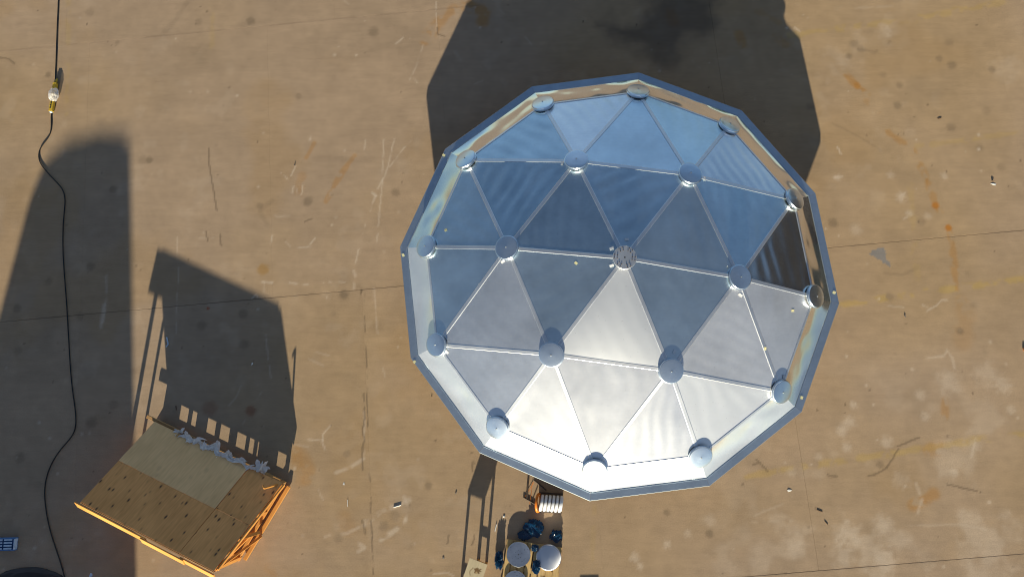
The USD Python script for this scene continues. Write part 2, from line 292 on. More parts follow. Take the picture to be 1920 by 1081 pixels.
PALE, DARK, RUST, YEL = (.56, .49, .40), (.16, .125, .085), (.38, .19, .035), (.45, .33, .10)
# broad cloudy efflorescence, bottom right
eff = sm(nz(1.3, 21, 5), .53, .70) * sm(P[:, 0], 2, 8) * sm(-P[:, 1], -2.2, 1.5) * .38
paint(slice(None), eff, PALE)
eff2 = sm(nz(2.6, 22, 5), .60, .74) * .12 * sm(nz(.35, 23, 3), .42, .6); paint(slice(None), eff2, PALE)
och = sm(nz(.5, 24, 4), .58, .74) * .35; paint(slice(None), och, (.36, .25, .125))
drk = sm(nz(.7, 25, 5), .60, .78) * .22; paint(slice(None), drk, (.22, .175, .12))
# yellow faded lines
for pp, wd, k in (([(1570, 572), (1690, 553), (1785, 541), (1930, 521)], .085, .62), ([(1400, 893), (1500, 875), (1700, 845), (1830, 825), (1930, 811)], .085, .5), ([(1480, 66), (1700, 38), (1880, 4)], .10, .4), ([(1720, 275), (1930, 246)], .08, .3), ([(128, 0), (128, 90), (125, 215)], .07, .25), ([(1115, 950), (1110, 1075)], .06, .18), ([(398, -5), (398, 90)], .07, .22), ([(1708, 350), (1716, 480), (1722, 520)], .09, .22)):
    stroke(pp, wd * 1.1, YEL, k * .85, .42, seed=len(pp) + int(pp[0][0]))
# rust runs
for n, (pp, wd, k) in enumerate((([(1586, 139), (1607, 162), (1625, 176)], .10, .65), ([(1625, 190), (1648, 208)], .07, .3), ([(1662, 246), (1681, 259), (1710, 278), (1723, 304), (1733, 321), (1741, 343)], .085, .5), ([(1741, 343), (1754, 386), (1769, 405), (1778, 428), (1785, 457), (1790, 496), (1793, 541)], .085, .5), ([(1800, 560), (1812, 596), (1806, 640)], .22, .22),
        ([(588, 268), (575, 295)], .07, .45), ([(664, 292), (631, 339), (611, 378)], .075, .5), ([(566, 330), (560, 365)], .10, .3), ([(852, 18), (822, 42), (797, 78)], .15, .5), ([(560, 852), (578, 880), (575, 900)], .17, .4), ([(553, 840), (563, 900)], .12, .25), ([(645, 970), (655, 990)], .16, .2),
        ([(1712, 945), (1735, 935), (1750, 925)], .12, .6), ([(1772, 752), (1772, 782)], .10, .5), ([(1740, 843), (1765, 838)], .14, .35), ([(880, 12), (908, 22), (905, 40)], .16, .65), ([(1255, 18), (1262, 40)], .14, .4), ([(1385, 65), (1395, 85)], .12, .5), ([(1455, 70), (1475, 85)], .10, .35), ([(1420, 20), (1460, 42)], .10, .25), ([(505, 1066), (515, 1075)], .1, .3))):
    stroke(pp, wd * 1.2, RUST, k * .85, .36, seed=n)
spot(1754, 385, .10, (.42, .17, .02), .8); spot(1778, 427, .09, (.42, .17, .02), .85); spot(493, 505, .16, (.34, .21, .07), .7); spot(1607, 160, .1, (.36, .17, .03), .6)
spot(470, 770, .14, (.20, .05, .02), .5); spot(390, 578, .04, (.35, .06, .02), .8); spot(393, 765, .2, (.2, .07, .03), .35)
# dark round oil marks
for x, y, r in ((1601, 82, .13), (1614, 92, .12), (1592, 106, .10), (1779, 80, .13), (1785, 122, .14), (1761, 110, .11), (1656, 140, .1), (1683, 197, .12), (1849, 207, .13), (1783, 238, .13), (1837, 275, .11), (1878, 313, .12), (1687, 160, .1), (1562, 418, .14), (1727, 415, .12), (1668, 556, .11), (1860, 130, .1), (577, 378, .14), (742, 361, .13), (487, 386, .1), (645, 552, .13), (168, 23, .14), (90, 140, .09), (220, 80, .08), (372, 42, .12), (740, 965, .14), (720, 985, .13), (803, 910, .10), (634, 1008, .12), (212, 355, .12), (170, 500, .13), (91, 528, .12), (32, 578, .12), (33, 658, .13), (150, 592, .12), (213, 758, .13), (172, 792, .15), (38, 858, .14), (378, 610, .14), (456, 588, .13), (457, 645, .14), (560, 180, .1), (470, 40, .14), (700, 60, .16), (1520, 200, .12), (1800, 620, .1), (1650, 870, .1), (1330, 1000, .1), (1250, 960, .09), (650, 850, .1), (280, 300, .1), (268, 300, .14)):
    spot(x, y, r, DARK, random.uniform(.28, .6), .6)
for k in range(46):
    spot(random.uniform(0, 1920), random.uniform(0, 1081), random.uniform(.03, .09) * random.choice((1, 1, 2.4)), DARK, random.uniform(.06, .22), .8, rough=1.0)
for k in range(150):   # pin-size pits and grit
    spot(random.uniform(0, 1920), random.uniform(0, 1081), random.uniform(.018, .035), (.07, .05, .035), random.uniform(.25, .65), .4)
for k in range(130):
    spot(random.uniform(0, 1920), random.uniform(0, 1081), random.uniform(.02, .05), PALE, random.uniform(.2, .6), .5)
for x, y, r, k in ((1590, 1000, .3, .55), (1655, 985, .26, .5), (1582, 1045, .28, .45), (1660, 1045, .25, .45), (1650, 1075, .3, .4), (1592, 790, .16, .45), (1578, 806, .16, .5), (1662, 828, .15, .4), (1588, 838, .13, .45), (1778, 715, .28, .4), (1880, 720, .22, .4), (1600, 758, .1, .5), (1735, 780, .12, .45), (1725, 740, .14, .4), (1830, 835, .14, .35), (1895, 768, .12, .4), (1790, 885, .1, .45), (1690, 900, .2, .25), (1484, 885, .12, .3), (1535, 855, .1, .35), (1690, 370, .14, .5), (1705, 400, .1, .5), (1740, 405, .1, .35), (1605, 430, .16, .35), (1580, 115, .2, .25), (1660, 60, .2, .3), (1850, 700, .3, .3), (1770, 330, .1, .4), (1570, 333, .1, .5), (1670, 328, .1, .35), (1490, 1020, .3, .25), (1460, 975, .25, .25), (1890, 130, .4, .2), (1290, 1000, .1, .4), (1250, 1020, .1, .5), (1190, 1045, .12, .5), (1200, 1060, .09, .5), (1330, 975, .14, .3)):
    spot(x, y, r, PALE, k, .8, rough=1.3)
# chalk scratches and scrapes
for n, (pp, wd, k) in enumerate((([(528, 324), (542, 338), (550, 339)], .02, .8), ([(554, 312), (545, 330)], .02, .8), ([(550, 348), (548, 361)], .02, .7), ([(557, 352), (557, 363)], .018, .6), ([(568, 346), (565, 364)], .022, .8), ([(583, 256), (581, 262)], .03, .8), ([(740, 259), (728, 309), (719, 336), (710, 352)], .022, .7), ([(719, 334), (709, 353)], .03, .7), ([(774, 260), (756, 278), (731, 312)], .02, .65), ([(700, 361), (704, 367), (694, 394)], .035, .75), ([(698, 362), (706, 368)], .035, .8),
        ([(685, 416), (679, 437)], .024, .8), ([(673, 465), (667, 492)], .022, .8), ([(663, 508), (667, 520), (663, 542)], .045, .6), ([(511, 440), (507, 461)], .024, .75), ([(535, 453), (547, 464), (578, 463), (591, 446)], .022, .6), ([(511, 401), (519, 406), (545, 403)], .02, .45), ([(492, 529), (511, 530)], .035, .75), ([(542, 529), (556, 531), (577, 533)], .03, .75), ([(617, 528), (646, 528)], .024, .6), ([(608, 529), (611, 544), (614, 563)], .022, .7), ([(495, 530), (495, 552)], .018, .4), ([(352, 447), (400, 445)], .03, .35),
        ([(332, 444), (333, 482), (335, 511), (332, 560), (331, 625)], .022, .5), ([(498, 628), (501, 660), (508, 708)], .02, .55), ([(472, 560), (480, 552), (484, 556)], .02, .6), ([(452, 722), (442, 745), (430, 760)], .02, .4), ([(490, 735), (475, 760), (455, 795)], .02, .4), ([(198, 500), (200, 545), (197, 580), (190, 612)], .04, .45), ([(196, 572), (190, 612)], .06, .55), ([(720, 262), (715, 360), (708, 440), (706, 470)], .014, .5), ([(701, 540), (704, 580), (708, 625)], .02, .55), ([(718, 690), (722, 705)], .02, .5), ([(685, 262), (683, 280)], .03, .55),
        ([(619, 797), (605, 814), (604, 830), (610, 842)], .025, .7), ([(577, 823), (606, 824)], .02, .5), ([(552, 833), (578, 837)], .03, .4), ([(630, 885), (653, 877), (681, 860)], .05, .6), ([(683, 770), (684, 810), (683, 860)], .016, .7), ([(610, 1005), (653, 998), (684, 983), (714, 958), (739, 949), (766, 937)], .06, .55), ([(714, 1010), (745, 992), (766, 970)], .07, .55), ([(662, 1012), (684, 1026), (672, 1033)], .05, .6), ([(813, 1074), (838, 1073), (850, 1078)], .02, .7), ([(596, 918), (606, 937)], .02, .5), ([(758, 930), (764, 947)], .05, .5), ([(684, 975), (687, 990)], .03, .6), ([(594, 660), (618, 667)], .02, .4), ([(580, 672), (606, 685)], .02, .4),
        ([(1738, 582), (1756, 572), (1765, 563), (1790, 562)], .025, .7), ([(1730, 571), (1745, 578)], .03, .6), ([(1664, 573), (1695, 575)], .02, .4), ([(1737, 671), (1770, 667), (1775, 660)], .04, .55), ([(1775, 655), (1785, 670), (1790, 690)], .05, .5), ([(1655, 632), (1658, 625)], .02, .6), ([(1565, 333), (1580, 331)], .03, .7), ([(1571, 276), (1577, 290)], .02, .7), ([(1690, 366), (1697, 360)], .04, .5), ([(1695, 410), (1706, 403)], .03, .6), ([(1415, 965), (1480, 940), (1485, 930)], .025, .35), ([(1700, 985), (1800, 982), (1850, 992)], .03, .35), ([(1830, 820), (1822, 855)], .05, .35), ([(1718, 905), (1725, 925)], .04, .4),
        ([(1410, 978), (1485, 975)], .02, .3), ([(1565, 995), (1568, 1015)], .03, .5), ([(1720, 960), (1730, 935)], .05, .45), ([(817, 4), (819, 60)], .025, .55), ([(742, 82), (756, 71)], .03, .7), ([(678, 33), (684, 40)], .022, .6), ([(645, 0), (653, 8)], .02, .5), ([(936, 18), (946, 27)], .025, .4), ([(985, 70), (998, 85)], .02, .35), ([(852, 97), (866, 115)], .05, .3), ([(890, 157), (905, 152)], .02, .35), ([(1298, 115), (1312, 128)], .05, .3), ([(1490, 51), (1500, 58)], .03, .6), ([(795, 80), (780, 125), (768, 150)], .03, .35), ([(775, 145), (782, 155)], .03, .5), ([(1605, 15), (1680, 12)], .05, .25))):
    stroke(pp, max(wd, .026), PALE if n % 5 else (.62, .56, .47), k * .78, .36, .006, seed=n * 3)
# curved tyre scuffs and hairline cracks
for pp, wd, k in (([(1610, 92), (1640, 98), (1665, 85), (1668, 78)], .05, .3), ([(1660, 512), (1690, 516), (1720, 502)], .06, .22), ([(1560, 230), (1600, 250), (1650, 280)], .03, .25), ([(310, 60), (330, 35), (350, 5)], .09, .18), ([(500, 420), (487, 395), (510, 375)], .07, .2), ([(700, 300), (590, 296)], .10, .14)): stroke(pp, wd, DARK, k, .3, .01, seed=int(wd * 999))
for n, pp in enumerate(([(1682, 835), (1700, 831), (1725, 820)], [(1685, 842), (1675, 860), (1660, 875), (1640, 888), (1628, 891)], [(1552, 890), (1570, 893)], [(1418, 862), (1426, 868), (1437, 882)], [(1410, 868), (1424, 866)], [(390, 278), (396, 330), (402, 370), (407, 392)], [(412, 438), (416, 460)], [(678, 541), (676, 552)], [(682, 975), (685, 1000)], [(683, 762), (682, 800), (680, 880)], [(683, 738), (684, 752)], [(818, 52), (820, 62), (835, 66)], [(1776, 905), (1830, 920)], [(385, 435), (390, 450)], [(573, 415), (585, 411)], [(0, 108), (18, 112), (26, 120)], [(840, 1001), (838, 1016)], [(885, 865), (888, 885)], [(890, 1000), (888, 1020)], [(1528, 950), (1540, 957)])):
    stroke(pp, .028, (.10, .075, .05), .55, .10, .02, seed=n)
for j in ([(683, 545), (690, 800), (700, 1075)],): stroke(j, .02, (.09, .07, .05), .55, .5, .008)
# wet patch in the shade of the dome, blue paint stain
poly = gnd([(1120, 50), (1150, 78), (1200, 98), (1226, 112), (1264, 112), (1285, 88), (1327, 66), (1345, 44), (1330, 30), (1362, -12), (1200, -12), (1215, 20), (1180, 46)])[:, :2]
from shapely import Polygon, contains_xy, distance, points
pg = Polygon(poly); i = np.array(KD.query_ball_point(poly.mean(0), 3.2), int)
q = P[i] + .95 * (np.stack([meshkit.fbm(np.c_[P[i] * 1.6, np.full(len(i), s)], 4, 9) for s in (1., 7.)], 1) - .5)
ins = contains_xy(pg, q[:, 0], q[:, 1]); dd = distance(pg.boundary, points(q)) * np.where(ins, 1, -1)
paint(i, .62 * sm(dd, -.30, .34), (.07, .06, .052))
pg = Polygon(gnd([(1629, 474), (1648, 462), (1658, 463), (1662, 478), (1669, 492), (1666, 499), (1650, 487), (1640, 482)])[:, :2]); i = np.array(KD.query_ball_point(gnd((1650, 478))[0][:2], .8), int)
q = P[i] + .12 * (np.stack([meshkit.fbm(np.c_[P[i] * 7, np.full(len(i), s)], 3, 9) for s in (1., 7.)], 1) - .5)
paint(i, .85 * contains_xy(pg, q[:, 0], q[:, 1]), (.205, .215, .225))
# grime and pale mortar along the joints
uvp = to_uv(P)
for vj in (-3.57, 3.505, 10.62):
    d = np.abs(uvp[:, 1] - vj); k = (1 - sm(d, .0, .035)) * .35 * sm(nz(1.5, int(vj * 10) % 97, 3), .35, .6); paint(slice(None), k, (.2, .155, .11))
C = np.clip(C * np.array([.985, .895, .835]) * (1 + .07 * sm(P[:, :1], 0, 9)), .01, .8)

ground = thing('ground', kind='structure')
tag(obj('joint_bed', trimesh.Trimesh([(-20, -13, -.026), (21, -13, -.026), (21, 21, -.026), (-20, 21, -.026)], [[0, 1, 2], [0, 2, 3]], process=False), M['bed'], ground))
for (nu, nv, off, tone), p in zip(slabs, pts):
    ii = np.arange(nu * nv).reshape(nu, nv)
    f = np.stack([ii[:-1, :-1], ii[1:, :-1], ii[1:, 1:], ii[:-1, 1:]], -1).reshape(-1, 4)
    s = usdkit.mesh(stage, path('concrete_slab', ground), (p, f), M['slab'])
    UsdGeom.PrimvarsAPI(s).CreatePrimvar('stain', Sdf.ValueTypeNames.Color3fArray, 'vertex').Set(Vt.Vec3fArray.FromNumpy(C[off:off + len(p)].astype(np.float32)))
mb = MB()
inner = to_xy(np.array([-17.6, 17.5, 17.5, -17.6]), np.array([-10.6, -10.6, 17.7, 17.7])); outer = np.array([(-600, -600), (600, -600), (600, 600), (-600, 600)])
for k in range(4):
    a, b = k, (k + 1) % 4
    mb.add([(*outer[a], 0), (*outer[b], 0), (*inner[b], 0), (*inner[a], 0)], [[0, 1, 2, 3]])
mb.build('outer_yard', M['far'], ground)

# ================================================================== THE DOME
DC = np.array([1.7623, 3.2785]); ZC, RS = -5.04, 7.755
A0 = 1.4387
dome = thing('aluminium_dome', 'large faceted aluminium dome roof of triangular panels resting low over the yard', 'dome', (DC[0], DC[1], 0))
def polar(r, z, k, n): a = A0 - k * 2 * np.pi / n; return np.array([r * math.cos(a), r * math.sin(a), z])
outer_h = [polar(4.216, 1.469, k, 12) for k in range(12)]
mid_h = [polar(2.391, 2.312, k + .5, 6) for k in range(6)]
apex_h = np.array([0, 0, 2.735])
def nrm(p): q = p - np.array([0, 0, ZC]); return q / np.linalg.norm(q)
LEV = .075
lv = lambda p: p - nrm(p) * LEV
O, Md, A = [lv(p) for p in outer_h], [lv(p) for p in mid_h], lv(apex_h)
# mid hub k lies on the spoke of outer hub 2k+1
tris = []
for k in range(6):
    a, b = Md[k], Md[(k + 1) % 6]; o0, o1, o2, o3 = O[(2 * k) % 12], O[(2 * k + 1) % 12], O[(2 * k + 2) % 12], O[(2 * k + 3) % 12]
    tris += [('apex', k, A, a, b), ('mid', k, a, o2, b), ('rim', k, a, o1, o2), ('rim2', k, o2, o3, b)]
def panel_mesh(a, b, c, n, pil, rip, ang, lam, seed, tilt=0.0):
    """A thin sheet triangle: slight pillow and rolling ripples, edges held down by the battens."""
    V, I = [], {}
    for i in range(n + 1):
        for j in range(n + 1 - i):
            I[i, j] = len(V); V.append((1 - (i + j) / n, i / n, j / n))
    B = np.array(V); X = B @ np.stack([a, b, c])
    N = np.cross(b - a, c - a); N /= np.linalg.norm(N)
    if N[2] < 0: N = -N
    bub = 27 * B.prod(1); e = np.minimum(B.min(1) * 9, 1)
    ax = (b - a) / np.linalg.norm(b - a); ay = np.cross(N, ax); s = (X - a) @ (ax * math.cos(ang) + ay * math.sin(ang)); o = (X - a) @ (-ax * math.sin(ang) + ay * math.cos(ang))
    ns = meshkit.fbm(np.c_[s * 1.1, o * 1.1, np.full(len(s), seed * 3.7)], 2, seed) - .5
    ns2 = meshkit.fbm(np.c_[s * 2.6, o * .7, np.full(len(s), seed * 1.7)], 2, seed + 5)
    hgt = pil * bub + e * (rip * np.sin(2 * np.pi * s / lam + 7 * ns + seed) * np.clip(.5 + 3.2 * ns2, 0, 1.6) + .010 * ns)
    X = X + N * hgt[:, None]
    F = []
    for i in range(n):
        for j in range(n - i):
            F.append((I[i, j], I[i + 1, j], I[i, j + 1]))
            if j < n - i - 1: F.append((I[i + 1, j], I[i + 1, j + 1], I[i, j + 1]))
    F = np.array(F)
    if np.cross(X[F[0, 1]] - X[F[0, 0]], X[F[0, 2]] - X[F[0, 0]])[2] < 0: F = F[:, ::-1]
    return trimesh.Trimesh(X, F, process=False)
prs = random.Random(5)
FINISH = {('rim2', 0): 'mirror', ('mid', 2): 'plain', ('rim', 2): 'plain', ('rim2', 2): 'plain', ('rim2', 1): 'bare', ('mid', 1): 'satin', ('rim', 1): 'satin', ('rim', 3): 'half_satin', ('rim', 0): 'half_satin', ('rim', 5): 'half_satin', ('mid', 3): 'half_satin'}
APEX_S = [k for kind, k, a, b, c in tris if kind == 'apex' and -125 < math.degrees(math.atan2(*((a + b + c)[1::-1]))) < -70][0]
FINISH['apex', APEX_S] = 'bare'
for n_, (kind, k, a, b, c) in enumerate(tris):
    az = math.degrees(math.atan2(*((a + b + c)[1::-1])))
    pil, rip = prs.uniform(-.004, .010), prs.uniform(.0004, .0012)
    lab = None
    if (kind, k) == ('rim2', 0): pil, rip = .002, .0009
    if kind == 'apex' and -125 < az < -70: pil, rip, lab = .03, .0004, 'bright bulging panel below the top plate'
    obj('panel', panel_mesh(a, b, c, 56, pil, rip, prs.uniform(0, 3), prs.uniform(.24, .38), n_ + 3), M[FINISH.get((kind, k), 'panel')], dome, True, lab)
# battens over the seams
def batten(p, q, w=.078, h=.007, cut=.19, n=None):
    d = q - p; L = np.linalg.norm(d); d = d / L; up = nrm((p + q) / 2) if n is None else n
    x = np.cross(d, up); x /= np.linalg.norm(x); up = np.cross(x, d)
    p0, p1 = p + d * cut, q - d * cut
    prof = [(-w / 2, -.012), (-w / 2, .003), (-w * .40, h), (w * .40, h), (w / 2, .003), (w / 2, -.012)]
    v = np.array([[e + x * a + up * b for a, b in prof] for e in (p0, p1)]).reshape(-1, 3)
    f = [[k, k + 1, k + 7, k + 6] for k in range(5)]
    mb = MB().add(v, f); mb.add(v[:6], [[0, k + 1, k] for k in range(1, 5)]); mb.add(v[6:], [[0, k, k + 1] for k in range(1, 5)])
    return mb
for k in range(6):
    a, b = Md[k], Md[(k + 1) % 6]
    for p, q in ((A, a), (a, b), (a, O[(2 * k) % 12]), (a, O[2 * k + 1]), (a, O[(2 * k + 2) % 12])):
        batten(p, q).build('batten', M['batten'], dome)
for k in range(12):
    batten(O[k], O[(k + 1) % 12], .05, .012, .17).build('edge_batten', M['batten'], dome)
# skirt sheets and flange
RIN, ROUT, ZF = 4.675, 4.845, 1.06
def skirt_profile(t):   # 0 at the panels, 1 at the flange: steep then flattening
    return 1 - (1.16 * t - .16 * t * t)
for k in range(12):
    o0, o1 = O[k], O[(k + 1) % 12]; r0, r1 = polar(RIN, ZF, k, 12), polar(RIN, ZF, k + 1, 12)
    nu, nv = 60, 20; g = []
    amp = prs.uniform(.020, .030)
    for i in range(nu + 1):
        s = i / nu; top, bot = o0 * (1 - s) + o1 * s, r0 * (1 - s) + r1 * s
        top = top + np.array([0, 0, -.008])
        for j in range(nv + 1):
            t = j / nv; p = top * (1 - t) + bot * t; p[2] = ZF + (top[2] - ZF) * skirt_profile(t)
            e = 4 * t * (1 - t) * min(1, 8 * s, 8 * (1 - s))
            p[2] += e * amp * (meshkit.fbm(np.array([[s * 3.4, t * 1.1, k * 3.3]]), 2, 40 + k)[0] - .5) * 2 + e * .004 * math.sin(s * 9 + k)
            g.append(p)
    ii = np.arange(len(g)).reshape(nu + 1, nv + 1)
    f = np.stack([ii[:-1, :-1], ii[:-1, 1:], ii[1:, 1:], ii[1:, :-1]], -1).reshape(-1, 4)
    t_ = trimesh.Trimesh(np.array(g), np.vstack([f[:, [0, 1, 2]], f[:, [0, 2, 3]]]), process=False)
    if t_.face_normals[:, 2].mean() < 0: t_.invert()
    obj('skirt_sheet', t_, M['skirt_sunlit' if 4 <= k <= 8 else 'skirt'], dome, True)  # sun-side sheets take the brightened copy
    # flange: inner upstand, flat ledge, turned-down lip
    cs = math.cos(math.pi / 12)
    prof = [(RIN - .01, ZF - .02), (RIN - .004, ZF + .012), (RIN + .012, ZF + .014), (RIN + .018, ZF), (ROUT - .006, ZF - .004), (ROUT, ZF - .010), (ROUT, ZF - .075), (ROUT - .004, ZF - .077), (ROUT - .005, ZF - .012), (RIN + .01, ZF - .006)]
    mb = MB(); gap = .0006
    for (ra, za), (rb, zb) in zip(prof[:-1], prof[1:]):
        mb.add([polar(ra, za, k + gap, 12), polar(rb, zb, k + gap, 12), polar(rb, zb, k + 1 - gap, 12), polar(ra, za, k + 1 - gap, 12)], [[0, 1, 2, 3]])
    mb.build('rim_flange', M['flange'], dome)
    # leg under the rim ring
    p = polar(4.05, 0, k, 12)
    mb = MB(); mb.beam(p + [0, 0, .008], p + [0, 0, 1.30], .06, .06, (1, 0, 0)); mb.beam(p + [-.09, 0, .004], p + [.09, 0, .004], .18, .008)
    mb.build('support_leg', M['steel'], dome)
# hub caps
CAP = lathe([(.0, -.02), (.19, -.02), (.200, -.018), (.212, .0), (.216, .012), (.205, .017), (.205, .036), (.201, .045), (.190, .050), (.12, .054), (.05, .0575), (.012, .060), (0, .0605)], 56)
RING = lathe([(.195, -.03), (.226, -.03), (.228, -.008), (.216, -.004), (.195, -.004)], 48)
for p in [*outer_h, *mid_h]:
    n = nrm(p); n = n + np.array([prs.uniform(-.03, .03), prs.uniform(-.03, .03), 0]); F_ = frame_of(n)
    s = 1.21
    t = CAP.copy(); t.vertices *= s
    hc = obj('hub_cap', place(t, F_, p - nrm(p) * .068), M['cap'], dome, 30)
    obj('knob', place(lathe([(0, .064), (.016, .064), (.016, .076), (.010, .081), (0, .081)], 12), F_, p - nrm(p) * .068), M['steel'], hc, 30)
    obj('gasket', place(RING, F_, p - nrm(p) * .066), M['gasket'], hc, 30)
# bare plate on top, with its bolts
F_ = frame_of((0, 0, 1)); base = apex_h - [0, 0, .045]
hp = obj('hub_plate', place(lathe([(.016, -.012), (.235, -.012), (.238, -.008), (.238, .004), (.234, .008), (.016, .008), (.016, -.012)], 56), F_, base), M['top_plate'], dome, 30, 'bare bolted plate at the top')
obj('centre_hole', place(lathe([(0, -.002), (.016, -.002), (.016, .0095), (0, .0095)], 16), F_, base), M['gasket'], hp)
bolt = trimesh.creation.cylinder(.010, .016, sections=6)
for k in range(6):
    for rr, da in ((.205, .17), (.205, -.17), (.15, .2), (.15, -.2)):
        a = A0 - math.pi / 6 - k * math.pi / 3 + da
        obj('bolt', place(bolt, np.eye(3), base + [rr * math.cos(a), rr * math.sin(a), .016]), M['dirt_steel'], hp)
# bits of tape left on the sheets
FACES = [(a, b, c) for _, _, a, b, c in tris]
for k in range(12):
    o0, o1, r0, r1, q0, q1 = O[k], O[(k + 1) % 12], polar(RIN, ZF, k, 12), polar(RIN, ZF, k + 1, 12), polar(ROUT, ZF, k, 12), polar(ROUT, ZF, k + 1, 12)
    FACES += [(r0, q0, q1), (r0, q1, r1)]
def hit(u, v):
    o = np.array([-DC[0], -DC[1], CAM_H]); d = gnd((u, v))[0] - [DC[0], DC[1], 0] - o; best = None
    for a, b, c in FACES:
        n = np.cross(b - a, c - a); t = (a - o) @ n / (d @ n); p = o + t * d
        w1 = np.cross(b - a, p - a) @ n; w2 = np.cross(c - b, p - b) @ n; w3 = np.cross(a - c, p - c) @ n
        if min(w1, w2, w3) >= 0 and (best is None or t < best[0]): best = (t, p, n / np.linalg.norm(n) * (1 if n[2] > 0 else -1))
    return best
for u, v, y in ((832, 291, 1), (836, 431, 1), (756, 478, 1), (797, 493, 0), (1080, 493, 1), (1147, 466, 0), (1147, 498, 0), (1175, 449, 0), (1367, 499, 0), (1388, 553, 0), (1486, 582, 1), (1564, 548, 1), (1518, 348, 1), (1264, 659, 0), (1434, 653, 1), (1469, 706, 0), (1503, 745, 1), (838, 659, 0), (1375, 200, 0), (1054, 306, 0), (988, 168, 0), (1321, 335, 0), (777, 678, 1), (943, 490, 0), (1346, 899, 0)):
    h = hit(u, v)
    if h is None: continue
    _, p, n = h; F_ = frame_of(n, (math.cos(u), math.sin(u), .1))
    q = trimesh.creation.box((.085 if not y else .06, .05, .003)); obj('tape_tag', place(q, F_, p + n * .014), M['tape_y' if y else 'tape_w'], dome)

# ================================================================== PLYWOOD LEAN-TO
lt = thing('lean_to', 'tilted plywood lean-to on an orange timber frame', 'lean-to')
cA, cB, cC, cD = (np.array(p) for p in ((-9.463, -1.606, 1.38), (-6.537, -2.934, 1.38), (-5.613, -1.281, .30), (-8.639, .039, .30)))
def rp(s, t, dz=0.0):
    """Point of the roof: s along the high edge from its west end, t from high edge to low edge, dz off the face."""
    p = (cA * (1 - s) + cB * s) * (1 - t) + (cD * (1 - s) + cC * s) * t
    return p + RN * dz
e1 = cB - cA; e2 = cD - cA; RN = np.cross(e1, e2); RN /= np.linalg.norm(RN); RN *= np.sign(RN[2])
L1, L2 = np.linalg.norm(e1), np.linalg.norm(e2)
def sheet(s0, s1, t0, t1, dz, th, matn, label, bow=0.0):
    n = 10; V, UV = [], []
    for i in range(n + 1):
        for j in range(n + 1):
            s, t = s0 + (s1 - s0) * i / n, t0 + (t1 - t0) * j / n
            V.append(rp(s, t, dz + bow * math.sin(math.pi * i / n) * (j / n) + .004 * (meshkit.noise(np.array([[s * 4, t * 4, s0 * 9]]))[0] - .5))); UV.append((s * L1 + s0 * 3, t * L2 + t0 * 5))
    V = np.array(V); ii = np.arange(len(V)).reshape(n + 1, n + 1)
    f = np.stack([ii[:-1, :-1], ii[1:, :-1], ii[1:, 1:], ii[:-1, 1:]], -1).reshape(-1, 4)
    mb = MB().add(V, f, UV).add(V - RN * th, f[:, ::-1], UV)
    for e in (ii[0], ii[-1], ii[:, 0], ii[:, -1]):
        p = V[e]; mb.add(np.vstack([p, p - RN * th]), [[k, k + 1, n + 2 + k, n + 1 + k] for k in range(n)], np.vstack([np.array(UV)[e]] * 2))
    return mb.build('plywood_sheet', M[matn], lt, label=label)
sheet(.0, .742, .492, 1.0, .008, .016, 'ply_light', 'pale full plywood sheet along the low edge')
sheet(.746, 1.0, .50, 1.0, .003, .016, 'ply_knot', 'narrow knotty sheet at the low edge')
sheet(.0, .742, .0, .490, .0, .016, 'ply_knot', 'full knotty sheet along the high edge')
sheet(.745, 1.0, .0, .497, -.002, .016, 'ply_knot', 'narrow knotty sheet at the high edge')
for s in (.012, .26, .5, .744, .985):
    MB().beam(rp(s, .02, -.062), rp(s, .985, -.062), .045, .09, RN).build('rafter', M['pine'], lt)
out = -e2 / L2    # up the slope, over the high edge
for s0, s1, dz, w in ((-.035, .50, -.16, .26), (.47, .79, -.17, .26), (.76, 1.01, -.18, .26)):
    o = out * (.05 + .03 * (s0 > .4) - .028 * (s0 > .7))
    MB().beam(rp(s0, 0, dz) + o, rp(s1, 0, dz) + o, .028, w, RN).build('fascia_board', M['pine'], lt)
MB().beam(rp(0, 0, -.035) + out * .012, rp(1, 0, -.035) + out * .012, .022, .045, RN).build('edge_strip', M['pine_dark'], lt)
low = lambda s, z=0.0, t=1.0: np.array([*rp(s, t)[:2], z])
hi = lambda s, z=0.0: np.array([*rp(s, 0)[:2], z])
MB().beam(low(-.075, .235, 1.012), low(.3, .235, 1.012), .07, .06).build('low_rail', M['pine_dark'], lt)
MB().beam(low(0, .2208, .985), low(1.0, .2208, .985), .05, .152).build('low_rail', M['pine_dark'], lt)
MB().beam(low(0, .0295, .985), low(1.0, .0295, .985), .06, .055).build('sill_beam', M['pine_dark'], lt)
for s0, s1 in ((0, .128), (.198, .225), (.265, .348), (.418, .452), (.528, .583), (.658, .682), (.76, .905), (.975, 1.0)):
    MB().beam(low(s0, .1015, .985), low(s1, .1015, .985), .055, .087).build('stud', M['pine_dark'], lt)
MB().beam(hi(-.01, .05), hi(1.0, .05), .09, .09).build('sill_beam', M['pine'], lt)
for s in (0.012, .985):
    MB().beam(low(s, .052), hi(s, .052), .07, .085).build('base_rail', M['pine'], lt)
    q0, q1 = hi(s, .09), hi(s, 1.22)
    MB().beam(q0, q1, .09, .07, e1).build('post', M['pine'], lt)
    for t in ((.35, .62) if s > .5 else (.45,)):
        p = rp(s, t, -.11); MB().beam([p[0], p[1], .09], p, .075, .05, e1).build('post', M['pine'], lt)
    pm = rp(s, .36, -.12)
    if s > .5: MB().beam([pm[0], pm[1], .12], rp(s, .02, -.14), .04, .07, (0, 0, 1)).build('brace', M['pine'], lt)
for s in (.35, .68): MB().beam(hi(s, .09), hi(s, 1.22), .07, .07, e1).build('post', M['pine'], lt)
